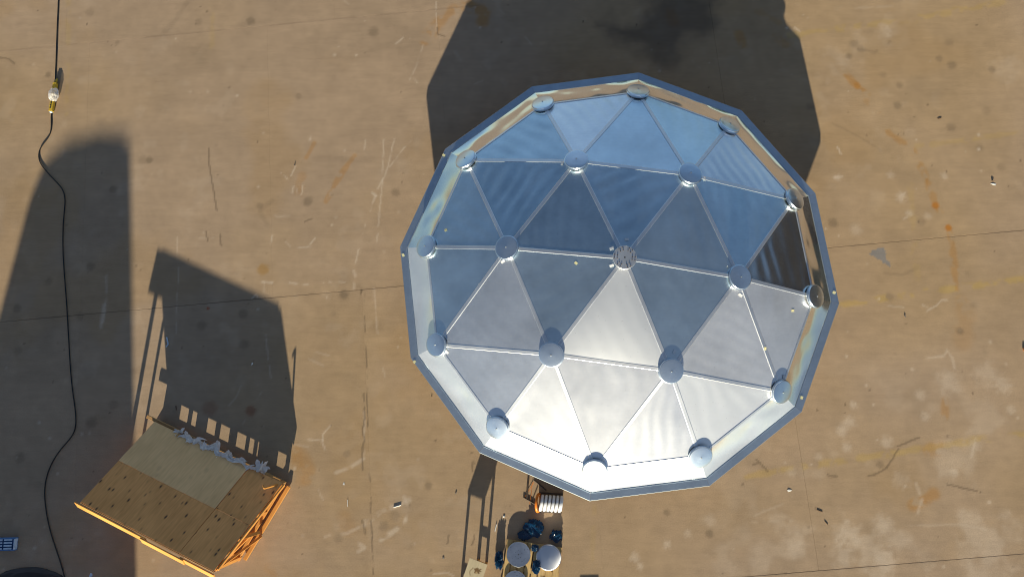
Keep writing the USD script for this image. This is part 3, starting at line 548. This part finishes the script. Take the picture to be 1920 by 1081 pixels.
# side face: rail leaning out along the east edge, cross cleat
MB().beam(rp(1.012, .03, -.05), rp(1.012, 1.0, -.05), .03, .10, RN).build('side_board', M['pine'], lt)
pq = rp(1.0, .36, -.06); MB().beam(pq, [pq[0] + .22, pq[1] + .06, .45], .07, .035).build('cleat', M['pine'], lt)
MB().beam(rp(1.0, .02, -.06), low(1.045, .06, .33), .05, .04).build('brace', M['pine'], lt)
MB().beam(low(1.03, .06, .02), low(1.03, .055, .97), .08, .06).build('base_rail', M['pine'], lt)
# thin upright batten nailed to the low east corner
MB().beam(low(.995, .1, .995), np.array([-5.86, -1.36, .74]), .035, .035, e1).build('stake', M['pine'], lt)
MB().beam(np.array([-5.86, -1.36, .735]), np.array([-5.90, -1.30, .69]), .03, .03, e1).build('stake_hook', M['pine'], lt)

# torn white sheeting caught along the low edge
rs = np.random.default_rng(12); strip = MB()
for k in range(30):     # torn leaves of sheeting lapped along the edge
    u = .255 + .50 * (k + rs.uniform(-.4, .4)) / 29; c = low(u, .315 + rs.uniform(-.01, .035), 1.0 + rs.uniform(-.03, .035))
    a = math.atan2(e1[1], e1[0]) + rs.normal() * .38; d = np.array([math.cos(a), math.sin(a), rs.uniform(-.12, .22)]); e = np.array([-math.sin(a), math.cos(a), rs.uniform(-.5, .5)])
    L, w0 = rs.uniform(.16, .42), rs.uniform(.03, .075); V = []
    for i in range(9):
        q = i / 8; ww = w0 * (math.sin(math.pi * min(1, .08 + q * .95)) ** .7) * (1 + rs.uniform(-.3, .3)); bend = .05 * math.sin(q * 5 + k)
        for j in (-1, -.35, .3, 1): V.append(c + d * L * (q - .5) + e * (ww * j + bend) + [0, 0, .02 * rs.normal() * abs(j)])
    ii = np.arange(36).reshape(9, 4); strip.add(V, np.stack([ii[:-1, :-1], ii[1:, :-1], ii[1:, 1:], ii[:-1, 1:]], -1).reshape(-1, 4))
strip.build('plastic_strip', M['film'], None, False, 'long ragged white plastic strip along the low edge of the plywood', 'plastic sheet')
def tuft(c, r, seed, up, label):
    rs = np.random.default_rng(seed); mb = MB()
    for k in range(9):
        a = rs.uniform(0, 2 * np.pi); L = r * rs.uniform(.5, 1.1); d = np.array([math.cos(a), math.sin(a) * .8 + up * .5, rs.uniform(.3, 1.1)]); d /= np.linalg.norm(d)
        e = np.cross(d, rs.normal(size=3)); e /= np.linalg.norm(e); w0 = r * rs.uniform(.12, .28)
        V = []
        for i in range(6):
            s = i / 5; bend = np.array([0, 0, -.25 * r * s * s * rs.uniform(.5, 1.5)])
            for q in (-1, 0, 1): V.append(c + d * L * s + e * w0 * q * (1 - .75 * s) * (.3 + 1.1 * min(1, s * 3)) + bend + rs.normal(size=3) * r * .03)
        ii = np.arange(18).reshape(6, 3); mb.add(V, np.stack([ii[:-1, :-1], ii[1:, :-1], ii[1:, 1:], ii[:-1, 1:]], -1).reshape(-1, 4))
    mb.build('plastic_tuft', M['film'], None, True, label, 'plastic scrap')
tuft(low(.19, .27, 1.02), .20, 4, .3, 'small torn white plastic tuft near the west end of the plywood low edge')
tuft(low(.82, .27, 1.01), .30, 9, .6, 'larger spiky white plastic tuft near the east end of the plywood low edge')

# ================================================================== PALLET, DISCS, BLUE FILM
pal = thing('wooden_pallet', 'wooden pallet of pale boards carrying metal discs at the bottom edge', 'pallet', (-.63, -2.44, 0), math.radians(-8))
PW, PL, PH = 1.22, 1.15, .10
for k in range(8):
    w = PW / 8; x = w * (k + .5) + random.uniform(-.004, .004)
    MB().beam((x, random.uniform(-.006, .006), PH - .011), (x, -PL, PH - .011 + random.uniform(-.003, .003)), w - .028, .022).build('deck_board', M['pallet'], pal)
for y in (-.06, -PL / 2, -PL + .06):
    MB().beam((.0, y, PH - .033), (PW, y, PH - .033), .10, .020).build('cross_board', M['pallet'], pal)
    MB().beam((.0, y, .011), (PW, y, .011), .10, .020).build('bottom_board', M['pallet'], pal)
    for x in (.06, PW / 2, PW - .06): MB().beam((x - .05, y, .044), (x + .05, y, .044), .09, .044).build('block', M['pallet'], pal)
def disc_plate(c, r, label, seed):
    t = thing('hub_plate', label, 'metal disc', c, seed)
    obj('disc', lathe([(.012, -.0), (r - .004, -.0), (r, .004), (r, .016), (r - .004, .02), (.014, .020), (.012, .018), (.012, 0)], 64), M['plate'], t, 30)
    obj('hub_drum', lathe([(0, -.03), (r * .55, -.03), (r * .55, -.001), (0, -.001)], 32), M['steel'], t, 30)
    rs = random.Random(seed)
    for k in range(22):
        rr = r * rs.choice((.30, .62, .86)) ; a = rs.uniform(0, 6.28)
        obj('bolt_hole', trimesh.creation.cylinder(.006, .003, sections=8, transform=trimesh.transformations.translation_matrix((rr * math.cos(a), rr * math.sin(a), .021))), M['gasket'], t)
    obj('centre_hole', trimesh.creation.cylinder(.013, .003, sections=12, transform=trimesh.transformations.translation_matrix((0, 0, .0205))), M['gasket'], t)
p = at(972, 1040, .25); disc_plate((p[0], p[1], PH + .032), .262, 'flat drilled grey metal disc with a centre hole on the pallet', 1)
p = at(966, 1094, .25); disc_plate((p[0], p[1], PH + .032), .255, 'grey metal disc cut off by the bottom edge of the picture', 2)
p = at(1029, 1046, .22)
lid = thing('cap_lid', 'shiny spun metal lid with a bright streak on the pallet', 'metal lid', (p[0], p[1], PH + .002))
obj('lid_shell', lathe([(0, .0), (.262, .0), (.272, .004), (.274, .012), (.266, .016), (.262, .030), (.256, .038), (.244, .041), (.12, .050), (.03, .056), (0, .057)], 72), M['spun'], lid, 30)
obj('lid_bead', trimesh.creation.torus(.266, .006, 72, 8, transform=trimesh.transformations.translation_matrix((0, 0, .012))), M['cap'], lid, True)
def crumple(c, rad, seed, label, amp=.48):
    t = trimesh.creation.icosphere(subdivisions=5); v = t.vertices
    f1 = meshkit.fbm(v * 2.2 + seed * 3.1, 3, seed); f2 = np.abs(meshkit.fbm(v * 4.5 + seed * 1.7, 4, seed + 9) - .5) * 2
    k = 1 + amp * (f1 - .5) * 2 - .55 * amp * (1 - f2) ** 3 * 1.2
    v = v * k[:, None] * np.asarray(rad); v[:, 2] = np.maximum(v[:, 2], -np.asarray(rad)[2] * .75 + .006 * f2); v = v + np.asarray(c); v[:, 2] -= v[:, 2].min() - c[2]
    t = trimesh.Trimesh(v, t.faces, process=False)
    return obj('blue_plastic_bag', t, M['blue_film'], None, 70, label, 'plastic bag')
crumple((*gnd((1002, 988))[0][:2], .012), (.21, .21, .06), 1, 'large crumpled blue plastic bag in the shadow above the pallet')
crumple((*gnd((984, 1000))[0][:2] + [0, -.02], .008), (.17, .11, .05), 6, 'low crumpled blue film left of the largest blue bag')
crumple((*gnd((1043, 1003))[0][:2], .012), (.14, .14, .06), 2, 'small blue plastic bag at the right end of the pallet shadow')
p = gnd((936, 1048))[0]; crumple((p[0], p[1], .012), (.10, .20, .12), 3, 'narrow blue plastic bag on the ground left of the pallet')
p = at(1005, 1062, .15); crumple((p[0], p[1], PH + .004), (.10, .17, .07), 4, 'teal blue plastic bag between the discs on the pallet')
p = at(1003, 1027, .15); crumple((p[0], p[1], PH + .004), (.09, .08, .05), 5, 'small teal plastic scrap at the upper edge of the pallet boards')

# ================================================================== BOARD ON A STAND
st = thing('board_stand', 'stained pale wooden board on a four-legged stand by the bottom edge', 'stand')
b0, b1 = at(880.7, 1045.2, .52), at(914, 1057.6, .52)
bx = (b1 - b0); bw = np.linalg.norm(bx); bx /= bw; by = np.array([bx[1], -bx[0], 0]); bl = .86
n1, n2 = 40, 70; V, UV, col = [], [], []
for i in range(n1 + 1):
    for j in range(n2 + 1):
        V.append(b0 + bx * bw * i / n1 + by * bl * j / n2); UV.append((j / n2 * bl, i / n1 * bw))
V = np.array(V); UVa = np.array(UV)
sc = np.array([.20, .56 * bw]); d = (UVa - sc) * [1, 1.0]; ang = np.arctan2(d[:, 1], d[:, 0]); rr = np.linalg.norm(d, axis=1)
star = .028 + .10 * meshkit.fbm(np.c_[np.cos(ang) * 2.4 + 3, np.sin(ang) * 2.4 + 5, UVa[:, 0] * 0], 3, 4) ** 1.6 * (1 + .6 * np.cos(ang - 2.2)) + .02 * meshkit.noise(np.c_[UVa * 30, UVa[:, 0] * 0])
mk = (1 - sm(rr / star, .75, 1.15))[:, None]; mk2 = (1 - sm(np.abs(d[:, 1] + .11 + .02 * np.sin(d[:, 0] * 30)), .008, .018) * 1.0)[:, None] * ((d[:, 0] > -.05) & (d[:, 0] < .12))[:, None]
gr = meshkit.fbm(np.c_[UVa * [2.5, 40], UVa[:, 0] * 0], 3, 2)[:, None]
base_c = np.array([.52, .42, .26]) * (1 + .3 * (gr - .5)); cc = base_c * (1 - np.maximum(mk, .6 * mk2)) + np.array([.16, .09, .035]) * np.maximum(mk, .6 * mk2)
core = (1 - sm(np.linalg.norm(d - [.03, .01], axis=1), .015, .03))[:, None] * .8; cc = cc * (1 - core) + np.array([.45, .32, .15]) * core
M['board'] = mat('stained_board', {'a': ('attribute', {'attribute': 'stain'}), 'p': ('principled_bsdf', {'roughness': .65, 'specular_ior_level': .3})}, [('a.color', 'p.base_color')])
ii = np.arange(len(V)).reshape(n1 + 1, n2 + 1); f = np.stack([ii[:-1, :-1], ii[:-1, 1:], ii[1:, 1:], ii[1:, :-1]], -1).reshape(-1, 4)
ring = np.concatenate([ii[0], ii[1:, -1], ii[-1, ::-1][1:], ii[::-1, 0][1:-1]]); nb = len(ring)
V2 = np.vstack([V, V[ring], V[ring] - [0, 0, .022]]); o = len(V)
f = np.vstack([f, [[o + k, o + nb + k, o + nb + (k + 1) % nb, o + (k + 1) % nb] for k in range(nb)], ])
bot = [[o + nb, o + nb + k, o + nb + k + 1] for k in range(1, nb - 1)]
f = np.vstack([f[:, [0, 1, 2]], f[:, [0, 2, 3]], bot])
t_ = trimesh.Trimesh(V2, f, process=False)
if t_.face_normals[0, 2] < 0: t_.invert()
g = obj('board', t_, M['board'], st)
UsdGeom.PrimvarsAPI(g).CreatePrimvar('stain', Sdf.ValueTypeNames.Color3fArray, 'vertex').Set(Vt.Vec3fArray.FromNumpy(np.vstack([cc, cc[ring], cc[ring]]).astype(np.float32)))
lp = {}
for i, j in ((0, 0), (1, 0), (0, 1), (1, 1)):
    q = b0 + bx * (.035 + (bw - .07) * i + (.15 if (i, j) == (0, 0) else 0)) + by * (.075 + (bl - .11) * j); lp[i, j] = q
    MB().beam([q[0], q[1], 0], [q[0], q[1], .497], .05, .05, e1).build('leg', M['pine'], st)
for a, b, z in (((0, 0), (1, 0), .15), ((0, 1), (1, 1), .12)):
    p, q = lp[a].copy(), lp[b].copy(); p[2] = q[2] = z; MB().beam(p, q, .035, .05).build('rail', M['pine'], st)

# ================================================================== DUCT AND ROD FRAME BY THE RIM
du = thing('ribbed_duct', 'ribbed white duct with an orange end hoop lying beside the dome rim', 'duct', (0.09, -1.66, 0), math.radians(-3))
rd = .175; N1, N2 = 97, 33; V = []
for i in range(N1):
    s = i / (N1 - 1) * .5; r = rd - .022 * (.5 + .5 * math.cos(2 * math.pi * s / .083)) ** 2
    for j in range(N2):
        a = j / (N2 - 1) * 2 * math.pi; V.append((s + .02 * math.cos(a), r * math.cos(a) * 1.03, max(.004, rd * .92 + r * .92 * math.sin(a))))
ii = np.arange(N1 * N2).reshape(N1, N2); f = np.stack([ii[:-1, :-1], ii[1:, :-1], ii[1:, 1:], ii[:-1, 1:]], -1).reshape(-1, 4)
MB().add(V, f).build('sleeve', M['white_pl'], du, True)
aa = np.linspace(0, 2 * np.pi, 40, endpoint=False)
for k in range(6):
    s = .0 + k * .083; obj('wire_ring', tube(np.c_[np.full(40, s) + .02 * np.cos(aa), .168 * np.cos(aa), .162 + .156 * np.sin(aa)], .007, 6, True), M['dirt_steel'], du, True)
obj('end_hoop', tube(np.c_[np.full(40, -.03) - .05 * np.sin(aa), .185 * np.cos(aa), .18 + .17 * np.sin(aa)], .03, 8, True), M['orange'], du, True)
MB().beam((-.02, -.20, .015), (.50, -.20, .015), .03, .03).build('base_rail', M['dirt_steel'], du)
MB().beam((-.02, .20, .015), (.50, .20, .015), .03, .03).build('base_rail', M['dirt_steel'], du)
rf = thing('rod_frame', 'dark steel rod frame with orange wires left of the ribbed duct', 'frame')
def rod(pp, r, z, name, m_): q = gnd(pp); q[:, 2] = z; obj(name, tube(q, r, 6), m_, rf, True)
rod([(988, 933), (989, 914), (991, 894)], .022, .03, 'rod', M['dirt_steel']); rod([(981, 931), (993, 938), (1005, 946)], .014, .016, 'rod', M['dirt_steel']); rod([(1001, 899), (1012, 908), (1024, 918)], .016, .02, 'rod', M['dirt_steel'])
rod([(984, 931), (992, 918), (1001, 903)], .004, .02, 'wire', M['orange']); rod([(993, 944), (996, 925), (998, 903)], .004, .02, 'wire', M['orange']); rod([(996, 944), (1002, 928), (1009, 910)], .005, .012, 'wire', M['dirt_steel'])

# ================================================================== CABLE, CONTROL, SMALL THINGS
def cable(pp, label, r=.013):
    q = gnd(pp); q[:, 2] = r; q = spline(q, 40 + 6 * len(pp)); q[:, 2] = r + .004; obj('black_cable', tube(q, r, 8), M['rubber'], None, True, label, 'cable')
cable([(112, -40), (109, 30), (107, 80), (106, 112), (105, 135), (105, 152)], 'black cable running from the top edge to the yellow control')
cable([(100, 206), (98, 212), (97, 235), (93, 255), (76, 280), (74, 298), (85, 318), (105, 340), (119, 358), (121, 400), (119, 470), (125, 560), (131, 660), (138, 740), (143, 785), (140, 808), (118, 838), (98, 868), (86, 905), (86, 945), (97, 1000), (115, 1055), (126, 1110)], 'long black cable winding down the left side from the yellow control')
pc = thing('pendant_control', 'yellow control box wrapped in clear plastic lying on the concrete', 'control box', (-12.2, 8.10, 0), math.radians(-1.5))
MB().beam((0, -.40, .055), (0, .36, .065), .095, .09, ch=.012).build('body', M['yellow'], pc)
obj('cable_gland', tube([(0, .36, .065), (0, .43, .06), (0, .50, .03)], [.035, .03, .016], 10), M['yellow'], pc, True)
obj('end_cap', tube([(0, -.40, .055), (0, -.43, .055)], [.04, .03], 10), M['pale_blue'], pc, True)
for k in range(4): obj('button', trimesh.creation.cylinder(.016, .02, sections=12, transform=trimesh.transformations.translation_matrix((0, -.32 + k * .07, .11))), M['gasket'], pc)
t = trimesh.creation.icosphere(subdivisions=4); v = t.vertices; k_ = 1 + .55 * (meshkit.fbm(v * 2.8, 4, 3) - .5); v = v * k_[:, None] * [.115, .19, .09] + [.005, .04, .075]; v[:, 2] = np.maximum(v[:, 2], .006)
obj('plastic_wrap', trimesh.Trimesh(v, t.faces, process=False), M['clear'], pc, 60)

cr = thing('slotted_crate', 'pale blue slotted plastic crate on the shaded ground at the left edge', 'crate', (-12.16, -2.55, 0), math.radians(2))
MB().beam((0, -.135, .012), (.5, -.135, .012), .27, .02).build('base', M['blue_crate'], cr)
for y in (-.01, -.26): MB().beam((0, y, .06), (.5, y, .06), .02, .12).build('side', M['blue_crate'], cr)
for x in (.01, .49): MB().beam((x, -.02, .06), (x, -.25, .06), .02, .12).build('side', M['pale_blue'], cr)
for i in range(2):
    for j in range(4): MB().beam((.04 + i * .22, -.04 - j * .062, .115), (.22 + i * .22, -.04 - j * .062, .115), .036, .012).build('slat', M['pale_blue'], cr)
t = trimesh.creation.icosphere(subdivisions=5); v = t.vertices * (1 + .25 * (meshkit.fbm(t.vertices * 1.6, 3, 5)[:, None] - .5)) * [.75, .26, .09]
v = v + [-11.25, -3.43, 0]; v[:, 2] = np.maximum(v[:, 2], .004)
obj('black_tarp', trimesh.Trimesh(v, t.faces, process=False), M['tarp'], None, 50, 'black crumpled tarpaulin in the bottom left corner', 'tarpaulin')
def chip(px, py, size, seed, m_, name, label, cat, z0=.0):
    rs = np.random.default_rng(seed); h = trimesh.convex.convex_hull(rs.normal(size=(16, 3)) * np.asarray(size) * [.32, .32, .18]); v = h.vertices.copy(); v[:, 2] -= v[:, 2].min() - z0 - .001
    g = gnd((px, py))[0]; obj(name, trimesh.Trimesh(v + [g[0], g[1], 0], h.faces, process=False), m_, None, False, label, cat)
chip(171, 1076, (.05, .09, .04), 1, M['pale_blue'], 'foil_scrap', 'shiny pale scrap on the shaded ground left of the plywood lean-to', 'scrap')
chip(1862, 340, (.06, .04, .05), 2, M['twig'], 'dark_chip', 'dark chip beside a white flake on the right side of the yard', 'chip')
chip(1862, 345, (.07, .05, .02), 3, M['paper'], 'white_flake', 'white flake under a dark chip on the right side of the yard', 'flake')
chip(1919, 655, (.08, .16, .07), 4, M['brick'], 'brick', 'orange brick at the right edge of the yard', 'brick')
chip(1481, 919, (.10, .06, .02), 5, M['paper'], 'paper_scrap', 'white paper scrap on the ground right of the lower rim', 'paper')
chip(473, 682, (.04, .06, .015), 6, M['paper'], 'paper_scrap', 'white paper scrap in the lean-to shadow', 'paper')
chip(810, 741, (.03, .06, .02), 7, M['twig'], 'dark_leaf', 'dark leaf beside the lower left rim of the dome', 'leaf')
chip(945, 967, (.05, .04, .02), 8, M['paper'], 'paper_scrap', 'crumpled white paper scrap above the wooden pallet', 'paper')
chip(553, 309, (.05, .05, .04), 9, M['stone'], 'small_stone', 'small dark stone at the tip of a chalk scratch', 'stone')
chip(855, 923, (.05, .05, .03), 10, M['stone'], 'small_stone', 'small dark stone left of the board stand shadow', 'stone')
chip(832, 1045, (.05, .04, .03), 11, M['stone'], 'small_stone', 'small dark stone near the bottom edge left of the board stand', 'stone')
chip(1761, 222, (.10, .04, .02), 12, M['twig'], 'dark_chip', 'long dark sliver in the upper right of the yard', 'chip')
chip(1696, 592, (.04, .04, .03), 13, M['stone'], 'small_stone', 'small dark stone below the faded yellow line', 'stone')
chip(645, 907, (.03, .05, .01), 14, M['paper'], 'white_flake', 'small white flake on the ground right of the plywood lean-to', 'flake')
def stick(pp, r, m_, label, name='stick', cat='stick'):
    q = gnd(pp); q[:, 2] = r + .001; obj(name, tube(q, r, 6), m_, None, True, label, cat)
stick([(1532, 955), (1542, 959)], .006, M['twig'], 'short brown stick, upper one of two below the dome on the right')
stick([(1546, 976), (1552, 983)], .006, M['twig'], 'short brown stick, lower one of two below the dome on the right')
stick([(738, 950), (752, 946)], .010, M['paper'], 'pale wood splinter on a white ground streak', 'splinter', 'splinter')
stick([(652, 936), (652, 949)], .007, M['paper'], 'thin pale splinter on the ground right of the plywood lean-to', 'splinter', 'splinter')
stick([(931, 982), (928, 995)], .010, M['paper'], 'white splinter beside the shadow left of the pallet', 'splinter', 'splinter')
stick([(330, 760), (331, 768)], .009, M['twig'], 'tiny dark twig in the lean-to shadow', 'twig', 'twig')
stick([(313, 632), (316, 645), (312, 650)], .016, M['pale_blue'], 'crumpled pale scrap at the left edge of the lean-to shadow', 'scrap', 'scrap')

# ================================================================== WHAT STANDS AROUND THE YARD (throws the shadows, shows in the metal)
hp = thing('storage_hopper', 'grey sheet steel storage hopper with one sloping side south of the yard', 'hopper')
prof = [(-14.4, 2.2), (-14.08, 3.9), (-13.95, 4.6), (-13.75, 4.83), (-13.3, 4.95), (-12.5, 5.01), (-11.95, 5.0), (-11.69, 4.93), (-9.55, 2.35), (-9.55, 1.1), (-11.2, .8), (-12.8, .8), (-14.4, 1.1)]
tp = trimesh.creation.extrude_polygon(Polygon(prof), 1.6, engine='earcut'); v = tp.vertices; tp.vertices = np.c_[v[:, 0], -13.7 - v[:, 2], v[:, 1]]; tp.fix_normals()
obj('body', tp, M['hopper'], hp, 35)
for x in (-14.2, -9.75):
    for y in (-13.85, -15.15): MB().beam((x, y, 0), (x, y, 1.3), .14, .14, (1, 0, 0)).build('leg', M['steel'], hp)
bxs = thing('timber_box', 'plain timber box just south of the pallet', 'box', (1.08, -4.6, 0), math.radians(2))
for k in range(3): MB().beam((-.2, -.2 + .13 * k + .065, .29), (.2, -.2 + .13 * k + .065, .29), .125, .018).build('lid_board', M['pallet'], bxs)
for y in (-.19, .19):
    for z in (.07, .2): MB().beam((-.2, y, z), (.2, y, z), .018, .12).build('side_board', M['pallet'], bxs)
for x in (-.19, .19):
    for z in (.07, .2): MB().beam((x, -.178, z), (x, .178, z), .018, .12).build('end_board', M['pallet'], bxs)
bd = thing('workshop', 'long dark brown workshop with a low pitched roof east of the yard', 'building', (24.5, 0, 0))
BY0, BY1, BH = 0.5, 15, 9.8
MB().beam((8, BY0, BH / 2), (8, BY1, BH / 2), 16, BH, ch=.02).build('wall', M['wall'], bd)
mb = MB()
for k in range(int((BY1 - BY0) / .5)): mb.beam((-.02, BY0 + .25 + k * .5, .1), (-.02, BY0 + .25 + k * .5, BH - .1), .12, .05, (1, 0, 0))
mb.build('cladding_ribs', M['wall'], bd, kind='stuff')
MB().add([(-.5, BY0 - .4, BH), (8, BY0 - .4, BH + 1.6), (16.5, BY0 - .4, BH), (-.5, BY1 + .4, BH), (8, BY1 + .4, BH + 1.6), (16.5, BY1 + .4, BH)], [[0, 1, 4, 3], [1, 2, 5, 4]]).add([(-.5, BY0 - .4, BH), (8, BY0 - .4, BH + 1.6), (16.5, BY0 - .4, BH)], [[0, 1, 2]]).add([(-.5, BY1 + .4, BH), (8, BY1 + .4, BH + 1.6), (16.5, BY1 + .4, BH)], [[0, 2, 1]]).build('roof', M['roof'], bd)
for y in (6, 15): MB().beam((-.06, y, 2.2), (-.06, y + 4, 2.2), .08, 4.4).build('door', M['door'], bd)
def tree(x, y, h, seed, label):
    tr = thing('tree', label, 'tree', (x, y, 0), group=None); rs = np.random.default_rng(seed)
    obj('trunk', tube([(0, 0, 0), (.1, .05, h * .3), (.0, .1, h * .6), (.05, 0, h * .85)], [.26, .2, .13, .04], 8), M['bark'], tr, True)
    n = 2600; c = rs.normal(size=(26, 3)) * [h * .20, h * .20, h * .16] + [0, 0, h * .62]
    p = c[rs.integers(0, 26, n)] + rs.normal(size=(n, 3)) * h * .075; p[:, 2] = np.clip(p[:, 2], h * .22, h * 1.05)
    a = rs.normal(size=(n, 3)); b = rs.normal(size=(n, 3)); s = rs.uniform(.10, .24, (n, 1)) * h / 7
    a *= s / np.linalg.norm(a, axis=1, keepdims=True); b *= s / np.linalg.norm(b, axis=1, keepdims=True)
    v = np.stack([p - a, p + b, p + a, p - b], 1).reshape(-1, 3); f = np.arange(n * 4).reshape(n, 4)
    MB().add(v, f).build('crown', M['leaf'], tr)
for k, (x, y, h) in enumerate(((6, 42, 8), (12, 44, 9.5), (17.5, 41, 7.5), (22, 38, 8.5), (27, 33, 7))):
    tree(x, y, h, k, 'leafy green tree beyond the north side of the yard, %s' % ('westernmost of the row', 'tall one beside the westernmost', 'middle one of the row', 'fourth along from the west', 'small one nearest the workshop')[k])
